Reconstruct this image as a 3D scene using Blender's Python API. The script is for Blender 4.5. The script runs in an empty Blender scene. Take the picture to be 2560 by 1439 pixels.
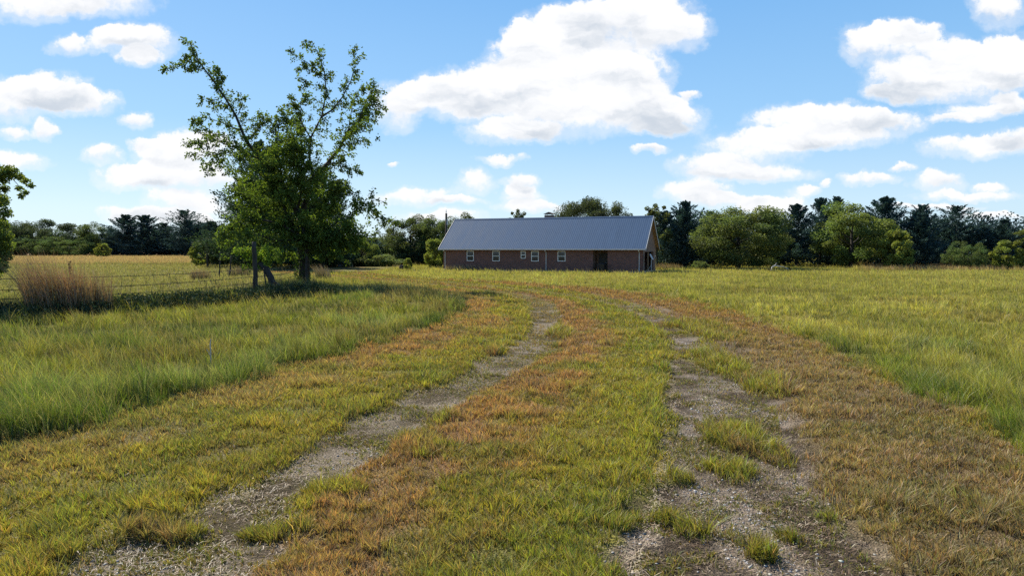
import bpy, math, random
import numpy as np
from mathutils import Vector, Matrix

R = math.radians
SC = bpy.context.scene
COL = SC.collection
rng = np.random.default_rng(7)
random.seed(7)

# ------------------------------------------------------------------ camera
F, CX, CY = 1707.0, 1280.0, 719.5          # focal length and centre in photo pixels
H = 2.6                                     # camera height above the ground
PITCH = math.atan((CY - 620.0) / F)
cam_d = bpy.data.cameras.new("camera")
cam_d.sensor_width = 36.0
cam_d.lens = 36.0 * F / 2560.0
cam_d.clip_start, cam_d.clip_end = 0.1, 6000.0
cam = bpy.data.objects.new("camera", cam_d)
cam.location = (0, 0, H)
cam.rotation_euler = (math.pi / 2 - PITCH, 0, 0)
COL.objects.link(cam)
SC.camera = cam
CS, SN = math.cos(PITCH), math.sin(PITCH)


def ray(px, py):
    a, b = (px - CX) / F, (CY - py) / F
    return np.array([a, CS + b * SN, -SN + b * CS])


def gnd(px, py):
    d = ray(px, py)
    t = -H / d[2]
    return np.array([d[0] * t, d[1] * t, 0.0])


def pt(px, py, Y):
    d = ray(px, py)
    t = Y / d[1]
    return np.array([d[0] * t, Y, H + d[2] * t])


# ------------------------------------------------------------------ light
SUN_EL, SUN_AZ = R(43), R(-38)              # azimuth measured from +Y towards +X
sdir = Vector((math.sin(SUN_AZ) * math.cos(SUN_EL), math.cos(SUN_AZ) * math.cos(SUN_EL), math.sin(SUN_EL)))
sl = bpy.data.lights.new("sun", 'SUN')
sl.energy = 5.0
sl.angle = R(0.5)
sl.color = (1.0, 0.92, 0.76)
so = bpy.data.objects.new("sun", sl)
so.rotation_euler = sdir.to_track_quat('Z', 'Y').to_euler()
so.location = (-40, 60, 60)
COL.objects.link(so)

SC.view_settings.view_transform = 'Standard'
SC.view_settings.look = 'None'
SC.view_settings.exposure = 1.2
SC.view_settings.gamma = 1.0
SC.view_settings.use_curve_mapping = False
cy = SC.cycles
cy.max_bounces, cy.diffuse_bounces, cy.glossy_bounces = 6, 3, 2
cy.transmission_bounces, cy.transparent_max_bounces, cy.volume_bounces = 4, 6, 0
cy.use_denoising = False
cy.caustics_reflective = cy.caustics_refractive = False


class NT:
    """small node-tree helper"""
    def __init__(s, tree):
        s.t = tree
        tree.nodes.clear()

    def n(s, kind, **kw):
        nd = s.t.nodes.new(kind)
        for k, v in kw.items():
            if k[0] == 'i' and (k[1].isdigit() or k[1].isupper()):
                key = k[1:]
                key = int(key) if key.isdigit() else key.replace('_', ' ')
                if isinstance(v, bpy.types.NodeSocket):
                    s.t.links.new(v, nd.inputs[key])
                else:
                    nd.inputs[key].default_value = v
            else:
                setattr(nd, k, v)
        return nd

    def m(s, op, a, b=0.0, c=0.0, clamp=False):
        nd = s.t.nodes.new('ShaderNodeMath')
        nd.operation = op
        nd.use_clamp = clamp
        for k, v in enumerate((a, b, c)):
            if isinstance(v, bpy.types.NodeSocket):
                s.t.links.new(v, nd.inputs[k])
            else:
                nd.inputs[k].default_value = v
        return nd.outputs[0]

    def mix(s, fac, a, b, kind='MIX'):
        nd = s.t.nodes.new('ShaderNodeMix')
        nd.data_type = 'RGBA'
        nd.blend_type = kind
        for k, v in ((0, fac), (6, a), (7, b)):
            if isinstance(v, bpy.types.NodeSocket):
                s.t.links.new(v, nd.inputs[k])
            else:
                nd.inputs[k].default_value = v
        return nd.outputs[2]


# ------------------------------------------------------------------ world: sky and cumulus
CLOUDS = """80 10 130 40;250 0 120 38;185 114 62 26;352 100 82 40;300 90 50 20;345 145 48 22;
20 250 120 52;120 225 82 42;200 257 72 30;35 333 46 16;118 325 30 20;45 405 68 26;330 300 46 22;260 383 42 22;
335 440 92 34;450 440 130 34;480 370 105 42;410 385 70 30;350 358 30 14;300 536 52 18;470 512 105 34;420 545 120 16;
1288 95 46 32;1400 85 100 58;1530 60 150 66;1690 78 78 42;1630 15 95 32;1330 165 120 62;1200 225 150 50;1100 250 110 44;
985 270 58 56;1440 210 160 70;1570 190 100 70;1390 285 210 58;1610 268 90 50;1690 300 78 42;1280 335 110 30;1640 325 70 18;
1730 236 28 12;1252 399 56 11;1183 452 44 31;1045 490 98 22;1150 501 52 11;1302 455 50 22;1298 488 56 20;1330 516 100 15;
1620 376 36 11;1000 408 18 6;1105 540 90 17;2180 110 76 46;2260 75 70 28;2350 130 86 44;2465 145 100 46;2270 205 105 48;
2410 205 150 48;2525 160 70 62;2225 240 60 20;2440 280 100 18;2525 262 62 22;2370 296 46 11;1990 318 104 50;2095 298 110 33;
1890 372 130 40;1765 416 96 28;1900 432 140 18;2210 312 105 28;2070 350 150 24;1740 478 82 28;1820 500 96 18;2430 372 125 27;
2530 350 80 26;2180 448 72 15;2262 421 32 9;2352 458 62 24;2430 492 130 11;2480 470 42 14;2008 474 42 14;1950 514 84 24;
2064 455 17 10;2320 520 120 9;2500 20 70 46;2480 540 90 10"""
world = bpy.data.worlds.new("World")
SC.world = world
world.use_nodes = True
w = NT(world.node_tree)
tc = w.n('ShaderNodeTexCoord').outputs['Generated']
sep = w.n('ShaderNodeSeparateXYZ', i0=tc)
X_, Y_, Z_ = sep.outputs
yy = w.m('MAXIMUM', Y_, 0.05)
u_, v_ = w.m('DIVIDE', X_, yy), w.m('DIVIDE', Z_, yy)
uv = w.n('ShaderNodeCombineXYZ', i0=u_, i1=v_, i2=0.0).outputs[0]
# domain warp gives the cauliflower edges
wn = w.n('ShaderNodeTexNoise', iVector=uv, iScale=26.0, iDetail=5.0, iRoughness=0.62)
wn2 = w.n('ShaderNodeTexNoise', iVector=uv, iScale=7.0, iDetail=3.0, iRoughness=0.55)
off = w.n('ShaderNodeVectorMath', operation='SUBTRACT', i0=wn.outputs['Color'], i1=(0.5, 0.5, 0.5))
offs = w.n('ShaderNodeVectorMath', operation='MULTIPLY', i0=off.outputs[0], i1=(0.050, 0.028, 0))
off2 = w.n('ShaderNodeVectorMath', operation='SUBTRACT', i0=wn2.outputs['Color'], i1=(0.5, 0.5, 0.5))
offs2 = w.n('ShaderNodeVectorMath', operation='MULTIPLY', i0=off2.outputs[0], i1=(0.07, 0.022, 0))
wuv = w.n('ShaderNodeVectorMath', operation='ADD', i0=uv, i1=offs.outputs[0]).outputs[0]
wuv = w.n('ShaderNodeVectorMath', operation='ADD', i0=wuv, i1=offs2.outputs[0]).outputs[0]
acc, accv = None, None
base_uv = wuv
for ci, rec in enumerate(CLOUDS.replace('\n', '').split(';')):
    if ci and ci % 8 == 0:      # keeps the shader's evaluation serial, so its stack stays small
        base_uv = w.n('ShaderNodeVectorMath', operation='MULTIPLY_ADD', i0=w.n('ShaderNodeCombineXYZ', i0=acc, i1=acc, i2=0.0).outputs[0],
                      i1=(1e-7, 1e-7, 0), i2=wuv).outputs[0]
    px, py, rx, ry = map(float, rec.split())
    d = ray(px, py)
    cu, cv = d[0] / d[1], d[2] / d[1]
    a, b = F / rx / 1.38, F / ry / 1.38
    mp = w.n('ShaderNodeVectorMath', operation='MULTIPLY_ADD', i0=base_uv, i1=(a, b, 0), i2=(-cu * a, -cv * b, 0))
    dt = w.n('ShaderNodeVectorMath', operation='DOT_PRODUCT', i0=mp.outputs[0], i1=mp.outputs[0])
    f = w.m('SUBTRACT', 1.0, dt.outputs['Value'], clamp=True)
    acc = f if acc is None else w.m('ADD', acc, f)
    fv = w.n('ShaderNodeVectorMath', operation='MULTIPLY_ADD', i0=mp.outputs[0], i1=f, i2=(0, 0, 0) if accv is None else accv)
    accv = fv.outputs[0]
hgt = w.m('DIVIDE', w.n('ShaderNodeSeparateXYZ', i0=accv).outputs[1], w.m('MAXIMUM', acc, 0.02))     # -1 base .. +1 top
det = w.n('ShaderNodeTexNoise', iVector=uv, iScale=42.0, iDetail=7.0, iRoughness=0.62).outputs['Fac']
det2 = w.n('ShaderNodeTexNoise', iVector=w.n('ShaderNodeVectorMath', operation='MULTIPLY', i0=wuv, i1=(0.6, 1.3, 1)).outputs[0], iScale=16.0, iDetail=6.0, iRoughness=0.65).outputs['Fac']
dens = w.m('ADD', acc, w.m('MULTIPLY', w.m('SUBTRACT', det, 0.5), 1.1))
dens = w.m('ADD', dens, w.m('MULTIPLY', w.m('SUBTRACT', det2, 0.5), 0.9))
# the tops are crisp, the bases and flanks feather out
soft = w.n('ShaderNodeMapRange', iValue=hgt, i1=-0.6, i2=0.5, i3=1.35, i4=0.66).outputs[0]
mask = w.n('ShaderNodeMapRange', interpolation_type='SMOOTHSTEP', iValue=dens, i1=0.30, i2=soft).outputs[0]
veil = w.n('ShaderNodeMapRange', interpolation_type='SMOOTHSTEP', iValue=dens, i1=0.0, i2=0.75, i3=0.0, i4=0.42).outputs[0]
veil = w.m('MULTIPLY', veil, w.n('ShaderNodeMapRange', interpolation_type='SMOOTHSTEP', iValue=acc, i1=0.0, i2=0.25).outputs[0])
mask = w.m('MAXIMUM', mask, veil)
# grey undersides and folds
sh_n = w.n('ShaderNodeTexNoise', iVector=w.n('ShaderNodeVectorMath', operation='MULTIPLY', i0=wuv, i1=(0.5, 1.35, 1)).outputs[0],
           iScale=13.0, iDetail=5.0, iRoughness=0.55).outputs['Fac']
thick = w.n('ShaderNodeMapRange', interpolation_type='SMOOTHSTEP', iValue=acc, i1=0.45, i2=1.5).outputs[0]
under = w.m('ADD', w.m('MULTIPLY', hgt, -0.55), w.m('MULTIPLY', w.m('SUBTRACT', sh_n, 0.5), 2.6))
under = w.n('ShaderNodeMapRange', interpolation_type='SMOOTHSTEP', iValue=under, i1=-0.15, i2=0.55).outputs[0]
shd = w.m('MULTIPLY', w.m('MULTIPLY', thick, under), 1.0, clamp=True)
ccol = w.mix(shd, (1.03, 1.03, 1.04, 1), (0.64, 0.70, 0.78, 1))
# unseen cloud added behind the camera, kept sparse to hold ambient light down
gen = w.n('ShaderNodeTexNoise', iVector=w.n('ShaderNodeVectorMath', operation='MULTIPLY', i0=tc, i1=(1, 1, 3)).outputs[0],
          iScale=2.6, iDetail=6.0, iRoughness=0.55).outputs['Fac']
gm = w.n('ShaderNodeMapRange', interpolation_type='SMOOTHSTEP', iValue=gen, i1=0.60, i2=0.70).outputs[0]
side = w.n('ShaderNodeMapRange', iValue=w.m('DIVIDE', w.m('MAXIMUM', w.m('ABSOLUTE', X_), Z_), yy), i1=0.85, i2=1.3).outputs[0]
gm = w.m('MULTIPLY', gm, side)
front = w.m('SUBTRACT', 1.0, side)
mask = w.m('MAXIMUM', w.m('MULTIPLY', mask, front), gm)
sky = w.n('ShaderNodeTexSky', sky_type='NISHITA', sun_disc=False, sun_elevation=SUN_EL, sun_rotation=SUN_AZ,
          altitude=100.0, air_density=1.0, dust_density=0.6, ozone_density=1.6)
# even summer blue: most of the sun-side glare of the physical sky is evened out by elevation
el = w.m('ARCSINE', Z_)
rp = w.n('ShaderNodeValToRGB', i0=w.n('ShaderNodeMapRange', iValue=el, i1=-0.05, i2=0.95).outputs[0])
rp.color_ramp.elements[0].position, rp.color_ramp.elements[0].color = 0.0, (4.0, 5.3, 6.3, 1)
rp.color_ramp.elements[1].position, rp.color_ramp.elements[1].color = 1.0, (0.42, 1.25, 3.2, 1)
for ps, cl in ((0.10, (3.75, 5.15, 6.25)), (0.22, (2.0, 3.85, 6.0)), (0.42, (1.08, 2.85, 5.5))):
    e_ = rp.color_ramp.elements.new(ps)
    e_.color = cl + (1,)
skc = w.mix(0.86, sky.outputs[0], rp.outputs[0])
bg1 = w.n('ShaderNodeBackground', iColor=skc, iStrength=0.0705)
bg2 = w.n('ShaderNodeBackground', iColor=ccol, iStrength=0.435)
mask = w.m('MULTIPLY', mask, 0.97)
ms = w.n('ShaderNodeMixShader', i0=mask, i1=bg1.outputs[0], i2=bg2.outputs[0])
w.n('ShaderNodeOutputWorld', iSurface=ms.outputs[0])
world.cycles.sampling_method = 'MANUAL'
world.cycles.sample_map_resolution = 512


# ------------------------------------------------------------------ tagging and mesh helpers
def tag(o, label=None, cat=None, group=None, kind=None):
    if label: o["label"] = label
    if cat: o["category"] = cat
    if group: o["group"] = group
    if kind: o["kind"] = kind
    return o


def empty(name, loc, rz=0.0):
    o = bpy.data.objects.new(name, None)
    o.location = loc
    o.rotation_euler = (0, 0, rz)
    o.empty_display_size = 0.2
    COL.objects.link(o)
    return o


def link(name, me, mat, parent=None):
    me.materials.append(mat)
    o = bpy.data.objects.new(name, me)
    COL.objects.link(o)
    if parent is not None:
        o.parent = parent
    return o


def np_mesh(name, verts, faces_list, cols=None, smooth=False):
    """verts (N,3); faces_list: arrays (M,k) of indices; cols (N,3) base colours"""
    me = bpy.data.meshes.new(name)
    nv = len(verts)
    me.vertices.add(nv)
    me.vertices.foreach_set('co', np.ascontiguousarray(verts, np.float32).ravel())
    loops = np.concatenate([f.ravel() for f in faces_list]).astype(np.int32)
    tot = np.concatenate([np.full(len(f), f.shape[1], np.int32) for f in faces_list])
    st = np.concatenate([[0], np.cumsum(tot)[:-1]]).astype(np.int32)
    me.loops.add(len(loops))
    me.loops.foreach_set('vertex_index', loops)
    me.polygons.add(len(tot))
    me.polygons.foreach_set('loop_start', st)
    me.polygons.foreach_set('loop_total', tot)
    if smooth:
        me.polygons.foreach_set('use_smooth', np.ones(len(tot), bool))
    if cols is not None:
        at = me.color_attributes.new('tint', 'FLOAT_COLOR', 'POINT')
        c = np.ones((nv, 4), np.float32)
        c[:, :3] = cols
        at.data.foreach_set('color', c.ravel())
    me.update(calc_edges=True)
    return me


class MB:
    """collects boxes, tubes and prisms into one mesh"""
    def __init__(s):
        s.v, s.f = [], []

    def add(s, vs, fs):
        b = len(s.v)
        s.v += [tuple(map(float, p)) for p in vs]
        s.f += [tuple(b + i for i in f) for f in fs]
        return s

    def box(s, x0, x1, y0, y1, z0, z1):
        return s.add([(x0, y0, z0), (x1, y0, z0), (x1, y1, z0), (x0, y1, z0), (x0, y0, z1), (x1, y0, z1), (x1, y1, z1), (x0, y1, z1)],
                     [(0, 3, 2, 1), (4, 5, 6, 7), (0, 1, 5, 4), (1, 2, 6, 5), (2, 3, 7, 6), (3, 0, 4, 7)])

    def quad(s, a, b, c, d):
        return s.add([a, b, c, d], [(0, 1, 2, 3)])

    def tube(s, pts, rads, n=8, cap=True, jit=0.0):
        pts = [Vector(p) for p in pts]
        if not hasattr(rads, '__len__'): rads = [rads] * len(pts)
        b = len(s.v)
        up = Vector((0.31, 0.17, 1)).normalized()
        for i, p in enumerate(pts):
            t = (pts[min(i + 1, len(pts) - 1)] - pts[max(i - 1, 0)]).normalized()
            x = t.cross(up)
            if x.length < 0.15: x = t.cross(Vector((1, 0, 0)))
            x.normalize()
            y = t.cross(x)
            for k in range(n):
                a = 2 * math.pi * k / n
                r = rads[i] * (1 + (random.uniform(-jit, jit) if jit else 0))
                q = p + (x * math.cos(a) + y * math.sin(a)) * r
                s.v.append(tuple(q))
        for i in range(len(pts) - 1):
            for k in range(n):
                k2 = (k + 1) % n
                s.f.append((b + i * n + k, b + i * n + k2, b + (i + 1) * n + k2, b + (i + 1) * n + k))
        if cap:
            s.f.append(tuple(b + k for k in range(n))[::-1])
            s.f.append(tuple(b + (len(pts) - 1) * n + k for k in range(n)))
        return s

    def build(s, name, mat, parent=None, smooth=False, bevel=0.0):
        me = bpy.data.meshes.new(name)
        me.from_pydata(s.v, [], s.f)
        if smooth:
            me.polygons.foreach_set('use_smooth', [True] * len(me.polygons))
        me.update()
        o = link(name, me, mat, parent)
        if bevel:
            m = o.modifiers.new('bevel', 'BEVEL')
            m.width = bevel
            m.segments = 2
        return o


def _h(ix, iy, seed):
    n = (ix.astype(np.int64) * 374761393 + iy.astype(np.int64) * 668265263 + seed * 974634777) & 0xffffffff
    n = ((n ^ (n >> 13)) * 1274126177) & 0xffffffff
    return ((n ^ (n >> 16)) & 0xffff) / 65535.0


def vn(x, y, s, seed=0):
    x, y = np.asarray(x) / s + 1000.3, np.asarray(y) / s + 1000.7
    ix, iy = np.floor(x), np.floor(y)
    fx, fy = x - ix, y - iy
    fx, fy = fx * fx * (3 - 2 * fx), fy * fy * (3 - 2 * fy)
    a, b = _h(ix, iy, seed), _h(ix + 1, iy, seed)
    c, d = _h(ix, iy + 1, seed), _h(ix + 1, iy + 1, seed)
    return (a * (1 - fx) + b * fx) * (1 - fy) + (c * (1 - fx) + d * fx) * fy


def fbm(x, y, s, seed=0, o=3):
    t, a, n = 0, 1.0, 0
    for k in range(o):
        t = t + a * vn(x, y, s / 2 ** k, seed + k * 17)
        n += a
        a *= 0.5
    return t / n


def sm(x, a, b):
    t = np.clip((np.asarray(x) - a) / (b - a), 0, 1)
    return t * t * (3 - 2 * t)


def lerp(a, b, t):
    a, b, t = np.asarray(a, float), np.asarray(b, float), np.asarray(t)
    return a + (b - a) * t[..., None]


# ------------------------------------------------------------------ the lay of the land
def line(s):
    p = np.array([gnd(*map(float, q.split(','))) for q in s.split()])
    p = p[np.argsort(p[:, 1])]
    # straight on for the ground nearer than the photo shows
    x0 = p[0, 0] - (p[1, 0] - p[0, 0]) / (p[1, 1] - p[0, 1]) * (p[0, 1] - 2.0)
    ys, xs = np.concatenate([[2.0], p[:, 1]]), np.concatenate([[x0], p[:, 0]])
    return lambda Y: np.interp(Y, ys, xs)


B0 = line("0,1112 180,1080 330,1040 450,995 600,955 700,928 860,890 1000,858 1090,822 1150,790 1172,755 1130,730 1000,712 850,697 760,688 640,680")
B1 = line("150,1439 420,1300 600,1200 830,1100 930,1030 1120,950 1250,880 1310,840 1328,790 1318,755 1250,735 1120,718 1000,706 820,692")
B2 = line("560,1439 760,1300 850,1200 1010,1100 1150,1000 1270,940 1390,880 1405,840 1405,790 1385,755 1300,733 1150,715 1010,703 825,690")
B3 = line("1545,1439 1590,1300 1635,1200 1650,1100 1665,1000 1680,900 1668,840 1600,790 1500,757 1400,738 1250,720 1080,705 840,687.5")
B4 = line("2050,1439 1960,1300 1790,1200 1760,1100 1755,1000 1740,900 1715,840 1650,795 1540,758 1430,736 1280,717 1100,702 850,686")
B5 = line("2230,1439 2110,1300 2000,1200 1960,1100 1935,1000 1850,900 1800,860 1720,805 1600,760 1480,735 1330,716 1130,701 870,685")
B6 = line("2800,1300 2560,1130 2420,1050 2250,965 2140,900 2060,858 1900,800 1760,758 1620,735 1450,718 1250,705 1080,697 900,683.5")
FENCE = [(-21.5, 16.0), (-18.0, 24.0), (-13.35, 35.5), (-14.7, 47.0), (-19.0, 60.0)]


def edge_wob(x, y, seed):
    return (fbm(x, y, 1.8, seed) - 0.5) * 1.2 + (fbm(x, y, 0.5, seed + 3) - 0.5) * 0.5


def zones(x, y):
    e = edge_wob(x, y, 11)
    e2 = (fbm(x, y, 0.9, 31) - 0.5) * 0.8 + (fbm(x, y, 0.22, 35) - 0.5) * 0.42
    b0, b1, b2, b3, b4, b5, b6 = (f(y) for f in (B0, B1, B2, B3, B4, B5, B6))
    dl = b0 - x + e * np.clip(y / 14, 0.5, 1.4)          # >0 inside the left tall grass
    dr = x - b6 + e * np.clip(y / 14, 0.5, 1.4)          # >0 inside the right tall grass
    tall = np.maximum(dl, dr)
    r1 = np.minimum(x - b1, b2 - x) + 0.10 + e2                  # >0 in the left rut
    r2 = np.minimum(x - b3, np.where(y < 15, b5 - 0.05, b4) - x) + 0.08 + e2 * 1.1            # >0 in the right rut
    r3 = 0.16 + 0.02 * y - np.abs(x - b5) + e2 * 0.8      # worn strip beside it
    return dl, dr, tall, r1, r2, r3, (b0, b1, b2, b3, b4, b5, b6)


WEEDS = [(1855, 930, 70, 62), (1845, 1085, 105, 40), (1905, 1105, 60, 45), (1850, 1175, 100, 32), (1740, 1320, 70, 26), (1905, 1375, 50, 28),
         (1770, 820, 75, 30), (1700, 1190, 40, 16), (1240, 880, 30, 8), (690, 1330, 120, 26), (420, 1330, 120, 22), (1100, 1050, 50, 18), (1400, 830, 40, 14),
         (1960, 1330, 40, 14), (1660, 1290, 50, 16), (1080, 1130, 90, 22), (840, 1230, 80, 18)]
WEEDS_G = [(gnd(a, b), gnd(a + c, b)[0] - gnd(a, b)[0], (gnd(a, b - d)[1] - gnd(a, b + d)[1]) / 2) for a, b, c, d in WEEDS]


def weed_mask(x, y):
    m = np.zeros(len(x))
    q = (fbm(x, y, 0.5, 133) - 0.5) * 1.6 + (fbm(x, y, 0.15, 135) - 0.5) * 0.7
    for g, rx, ry in WEEDS_G:
        d = ((x - g[0]) / rx) ** 2 + ((y - g[1]) / ry) ** 2
        m = np.maximum(m, sm(1.0 - d + q, 0.0, 0.6))
    return m


def ground_z(x, y):
    x, y = np.asarray(x, float), np.asarray(y, float)
    dl, dr, tall, r1, r2, r3, _ = zones(x, y)
    near = sm(-y, -70, -40)
    z = (fbm(x, y, 5, 3) - 0.5) * 0.10 * near
    z = z - 0.05 * sm(r1, -0.15, 0.3) * near - 0.05 * sm(r2, -0.15, 0.3) * near - 0.02 * sm(r3, -0.1, 0.2) * near
    return z + (fbm(x, y, 0.35, 9) - 0.5) * 0.02 * sm(-y, -25, -12) + 0.05 * sm(tall, 0, 0.8) * near


SOIL = np.array([0.085, 0.062, 0.048])
YG = np.array([0.345, 0.310, 0.046])     # yellow-green mown grass
GRN = np.array([0.175, 0.215, 0.034])
ORG = np.array([0.440, 0.250, 0.105])    # dried orange-brown grass
BRN = np.array([0.365, 0.255, 0.130])
TAN = np.array([0.500, 0.330, 0.180])


def mown_colour(x, y, b, n):
    """colour of the short grass: bands along the track, broken up by noise"""
    b0, b1, b2, b3, b4, b5, b6 = b
    n1, n2 = fbm(x, y, 2.2, 41), fbm(x, y, 0.7, 47)
    nn = (n1 - 0.5) * 1.1 + (n2 - 0.5) * 0.9
    c = np.tile(YG, (len(x), 1))
    # left verge: brown near the tall grass, yellow-green towards the rut
    t = (x - b0) / np.maximum(b1 - b0, 0.2)
    brown = sm(0.68 - t + nn * 0.9, 0.0, 0.40) * (x < b1)
    c = lerp(c, lerp(np.array([0.370, 0.280, 0.105]), ORG, sm(y, 12, 18)), brown * 0.9)
    # crown of the track: orange left half, yellow-green right half
    t = (x - b2) / np.maximum(b3 - b2, 0.2)
    mid = (x > b2) & (x < b3)
    wide = 0.66 + 0.14 * sm(-y, -9, -6)
    hot = sm(wide - t + nn * 0.85, 0.0, 0.30) * mid
    hotc = lerp(np.tile(np.array([0.400, 0.255, 0.105]), (len(x), 1)), ORG, sm(y, 6.0, 8.5) * (0.6 + 0.4 * sm(n2, .35, .6)))
    c = lerp(c, hotc, hot * (1 - 0.40 * sm(fbm(x, y, 0.45, 57), 0.52, 0.66) * sm(-y, -9, -6.5)))
    gmid = sm(t - 0.4 + nn, 0.1, 0.5) * mid
    c = lerp(c, YG * np.array([0.92, 1.05, 0.8]), gmid * 0.7)
    # between the right rut and the worn strip
    # right verge: brown
    t = (x - b5) / np.maximum(b6 - b5, 0.2)
    br = (x > b5) * sm(1.0 - t * 0.55 + nn * 0.9, 0.15, 0.6)
    c = lerp(c, lerp(BRN, ORG * 0.88, sm(y, 16, 26)), br * 0.92)
    dk = sm(fbm(x, y, 1.6, 59) * .6 + fbm(x, y, .5, 63) * .4, 0.50, 0.64)
    c = lerp(c, c * np.array([0.62, 0.68, 0.80]), dk * 0.6)
    g = sm(fbm(x, y, 1.3, 53), 0.54, 0.68)
    c = lerp(c, GRN * 1.15, g * 0.55 * (1 - br * 0.6))
    return c


def tall_colour(x, y, dl, dr):
    n1, n2 = fbm(x, y * 0.6, 5.0, 61), fbm(x, y, 1.2, 67)
    c = np.tile(np.array([0.275, 0.260, 0.046]), (len(x), 1))            # field green
    c = lerp(c, np.array([0.460, 0.385, 0.095]), sm(n1 * 0.6 + n2 * 0.4, 0.42, 0.66))
    far = sm(y, 22, 50)
    c = lerp(c, np.array([0.520, 0.440, 0.120]), far * (0.35 + 0.5 * sm(n1, 0.3, 0.7)))
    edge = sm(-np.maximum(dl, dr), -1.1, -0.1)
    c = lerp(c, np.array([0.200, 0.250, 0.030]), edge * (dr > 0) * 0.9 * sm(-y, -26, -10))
    c = lerp(c, np.array([0.170, 0.205, 0.030]), edge * (dl > 0) * 0.8)  # shaded face of the left grass edge painted as darker blades
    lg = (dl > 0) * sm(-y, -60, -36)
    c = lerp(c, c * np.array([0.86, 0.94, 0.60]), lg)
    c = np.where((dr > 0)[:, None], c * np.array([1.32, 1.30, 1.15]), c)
    sheen = sm(fbm(x, y, 2.5, 71), 0.52, 0.7) * (dl > 0) * sm(-y, -26, -18)
    c = lerp(c, np.array([0.290, 0.340, 0.090]), sheen * 0.6)  # pale sheen on the left field put into the blade colour
    c = lerp(c, np.array([0.330, 0.250, 0.075]), sm(fbm(x, y, 1.9, 77), 0.54, 0.66) * (dl > 0) * sm(-y, -60, -30) * 0.8)
    c = lerp(c, np.array([0.350, 0.285, 0.105]), (dl > 0) * sm(y, 26, 38) * sm(x, -11, -7) * 0.75)
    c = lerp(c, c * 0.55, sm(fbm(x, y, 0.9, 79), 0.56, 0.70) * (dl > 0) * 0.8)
    c = lerp(c, c * np.array([0.72, 0.78, 0.7]), sm(fbm(x * 0.5, y, 1.3, 83), 0.54, 0.68) * (dr > 0) * 0.7)
    # pale pasture beyond the wire fence
    fx = np.interp(y, [p[1] for p in FENCE], [p[0] for p in FENCE])
    past = sm(fx - x, 0.5, 3) * sm(y, 30, 40)
    c = lerp(c, np.array([0.350, 0.305, 0.115]), past * 0.75)
    # broomsedge along the far edges
    tan = sm(y + (n1 - 0.5) * 16, 104, 112) * (x < -14)
    c = lerp(c, TAN, tan)
    tr = sm(y + (n2 - 0.5) * 6, 76, 80) * sm(x - .49 * y, 0, 3)
    c = lerp(c, TAN, tr)
    return c


# ------------------------------------------------------------------ materials
MAT = {}


def mat_attr(name, trans=0.35, gloss=0.05, rough=0.45, gain=1.0, var=0.25, hue=(1, 1, 1)):
    """leaf-like material: the 'tint' attribute times a little fine noise, part of the light let through"""
    m = bpy.data.materials.new(name)
    m.use_nodes = True
    t = NT(m.node_tree)
    a = t.n('ShaderNodeAttribute', attribute_name='tint').outputs['Color']
    g = t.n('ShaderNodeNewGeometry')
    nz = t.n('ShaderNodeTexNoise', iVector=g.outputs['Position'], iScale=3.0, iDetail=2.0).outputs['Fac']
    k = t.m('MULTIPLY_ADD', nz, var * 2, gain - var)
    c = t.mix(1.0, a, t.n('ShaderNodeCombineXYZ', i0=k, i1=k, i2=k).outputs[0], 'MULTIPLY')
    d = t.n('ShaderNodeBsdfDiffuse', iColor=c)
    tc_ = t.mix(1.0, c, (1.25 * hue[0], 1.25 * hue[1], 0.75 * hue[2], 1), 'MULTIPLY')
    tr = t.n('ShaderNodeBsdfTranslucent', iColor=tc_)
    s1 = t.n('ShaderNodeMixShader', i0=trans, i1=d.outputs[0], i2=tr.outputs[0])
    gl = t.n('ShaderNodeBsdfGlossy', iRoughness=rough, iColor=(0.9, 0.95, 1.0, 1))
    s2 = t.n('ShaderNodeMixShader', i0=gloss, i1=s1.outputs[0], i2=gl.outputs[0])
    t.n('ShaderNodeOutputMaterial', iSurface=s2.outputs[0])
    return m


def mat_plain(name, col, rough=0.7, metal=0.0, nscale=8.0, var=0.25, bump=0.0, spec=0.3, stretch=(1, 1, 1)):
    m = bpy.data.materials.new(name)
    m.use_nodes = True
    t = NT(m.node_tree)
    co = t.n('ShaderNodeTexCoord').outputs['Object']
    mp = t.n('ShaderNodeMapping', iVector=co, iScale=stretch).outputs[0]
    nz = t.n('ShaderNodeTexNoise', iVector=mp, iScale=nscale, iDetail=6.0, iRoughness=0.6).outputs['Fac']
    c0 = tuple(v * (1 - var) for v in col) + (1,)
    c1 = tuple(min(1, v * (1 + var)) for v in col) + (1,)
    r = t.n('ShaderNodeMapRange', iValue=nz, i1=0.3, i2=0.7).outputs[0]
    c = t.mix(r, c0, c1)
    p = t.n('ShaderNodeBsdfPrincipled', iBase_Color=c, iRoughness=rough, iMetallic=metal)
    p.inputs['Specular IOR Level'].default_value = spec
    if bump:
        b = t.n('ShaderNodeBump', iStrength=bump, iDistance=0.02, iHeight=nz)
        t.t.links.new(b.outputs[0], p.inputs['Normal'])
    t.n('ShaderNodeOutputMaterial', iSurface=p.outputs[0])
    return m


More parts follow.
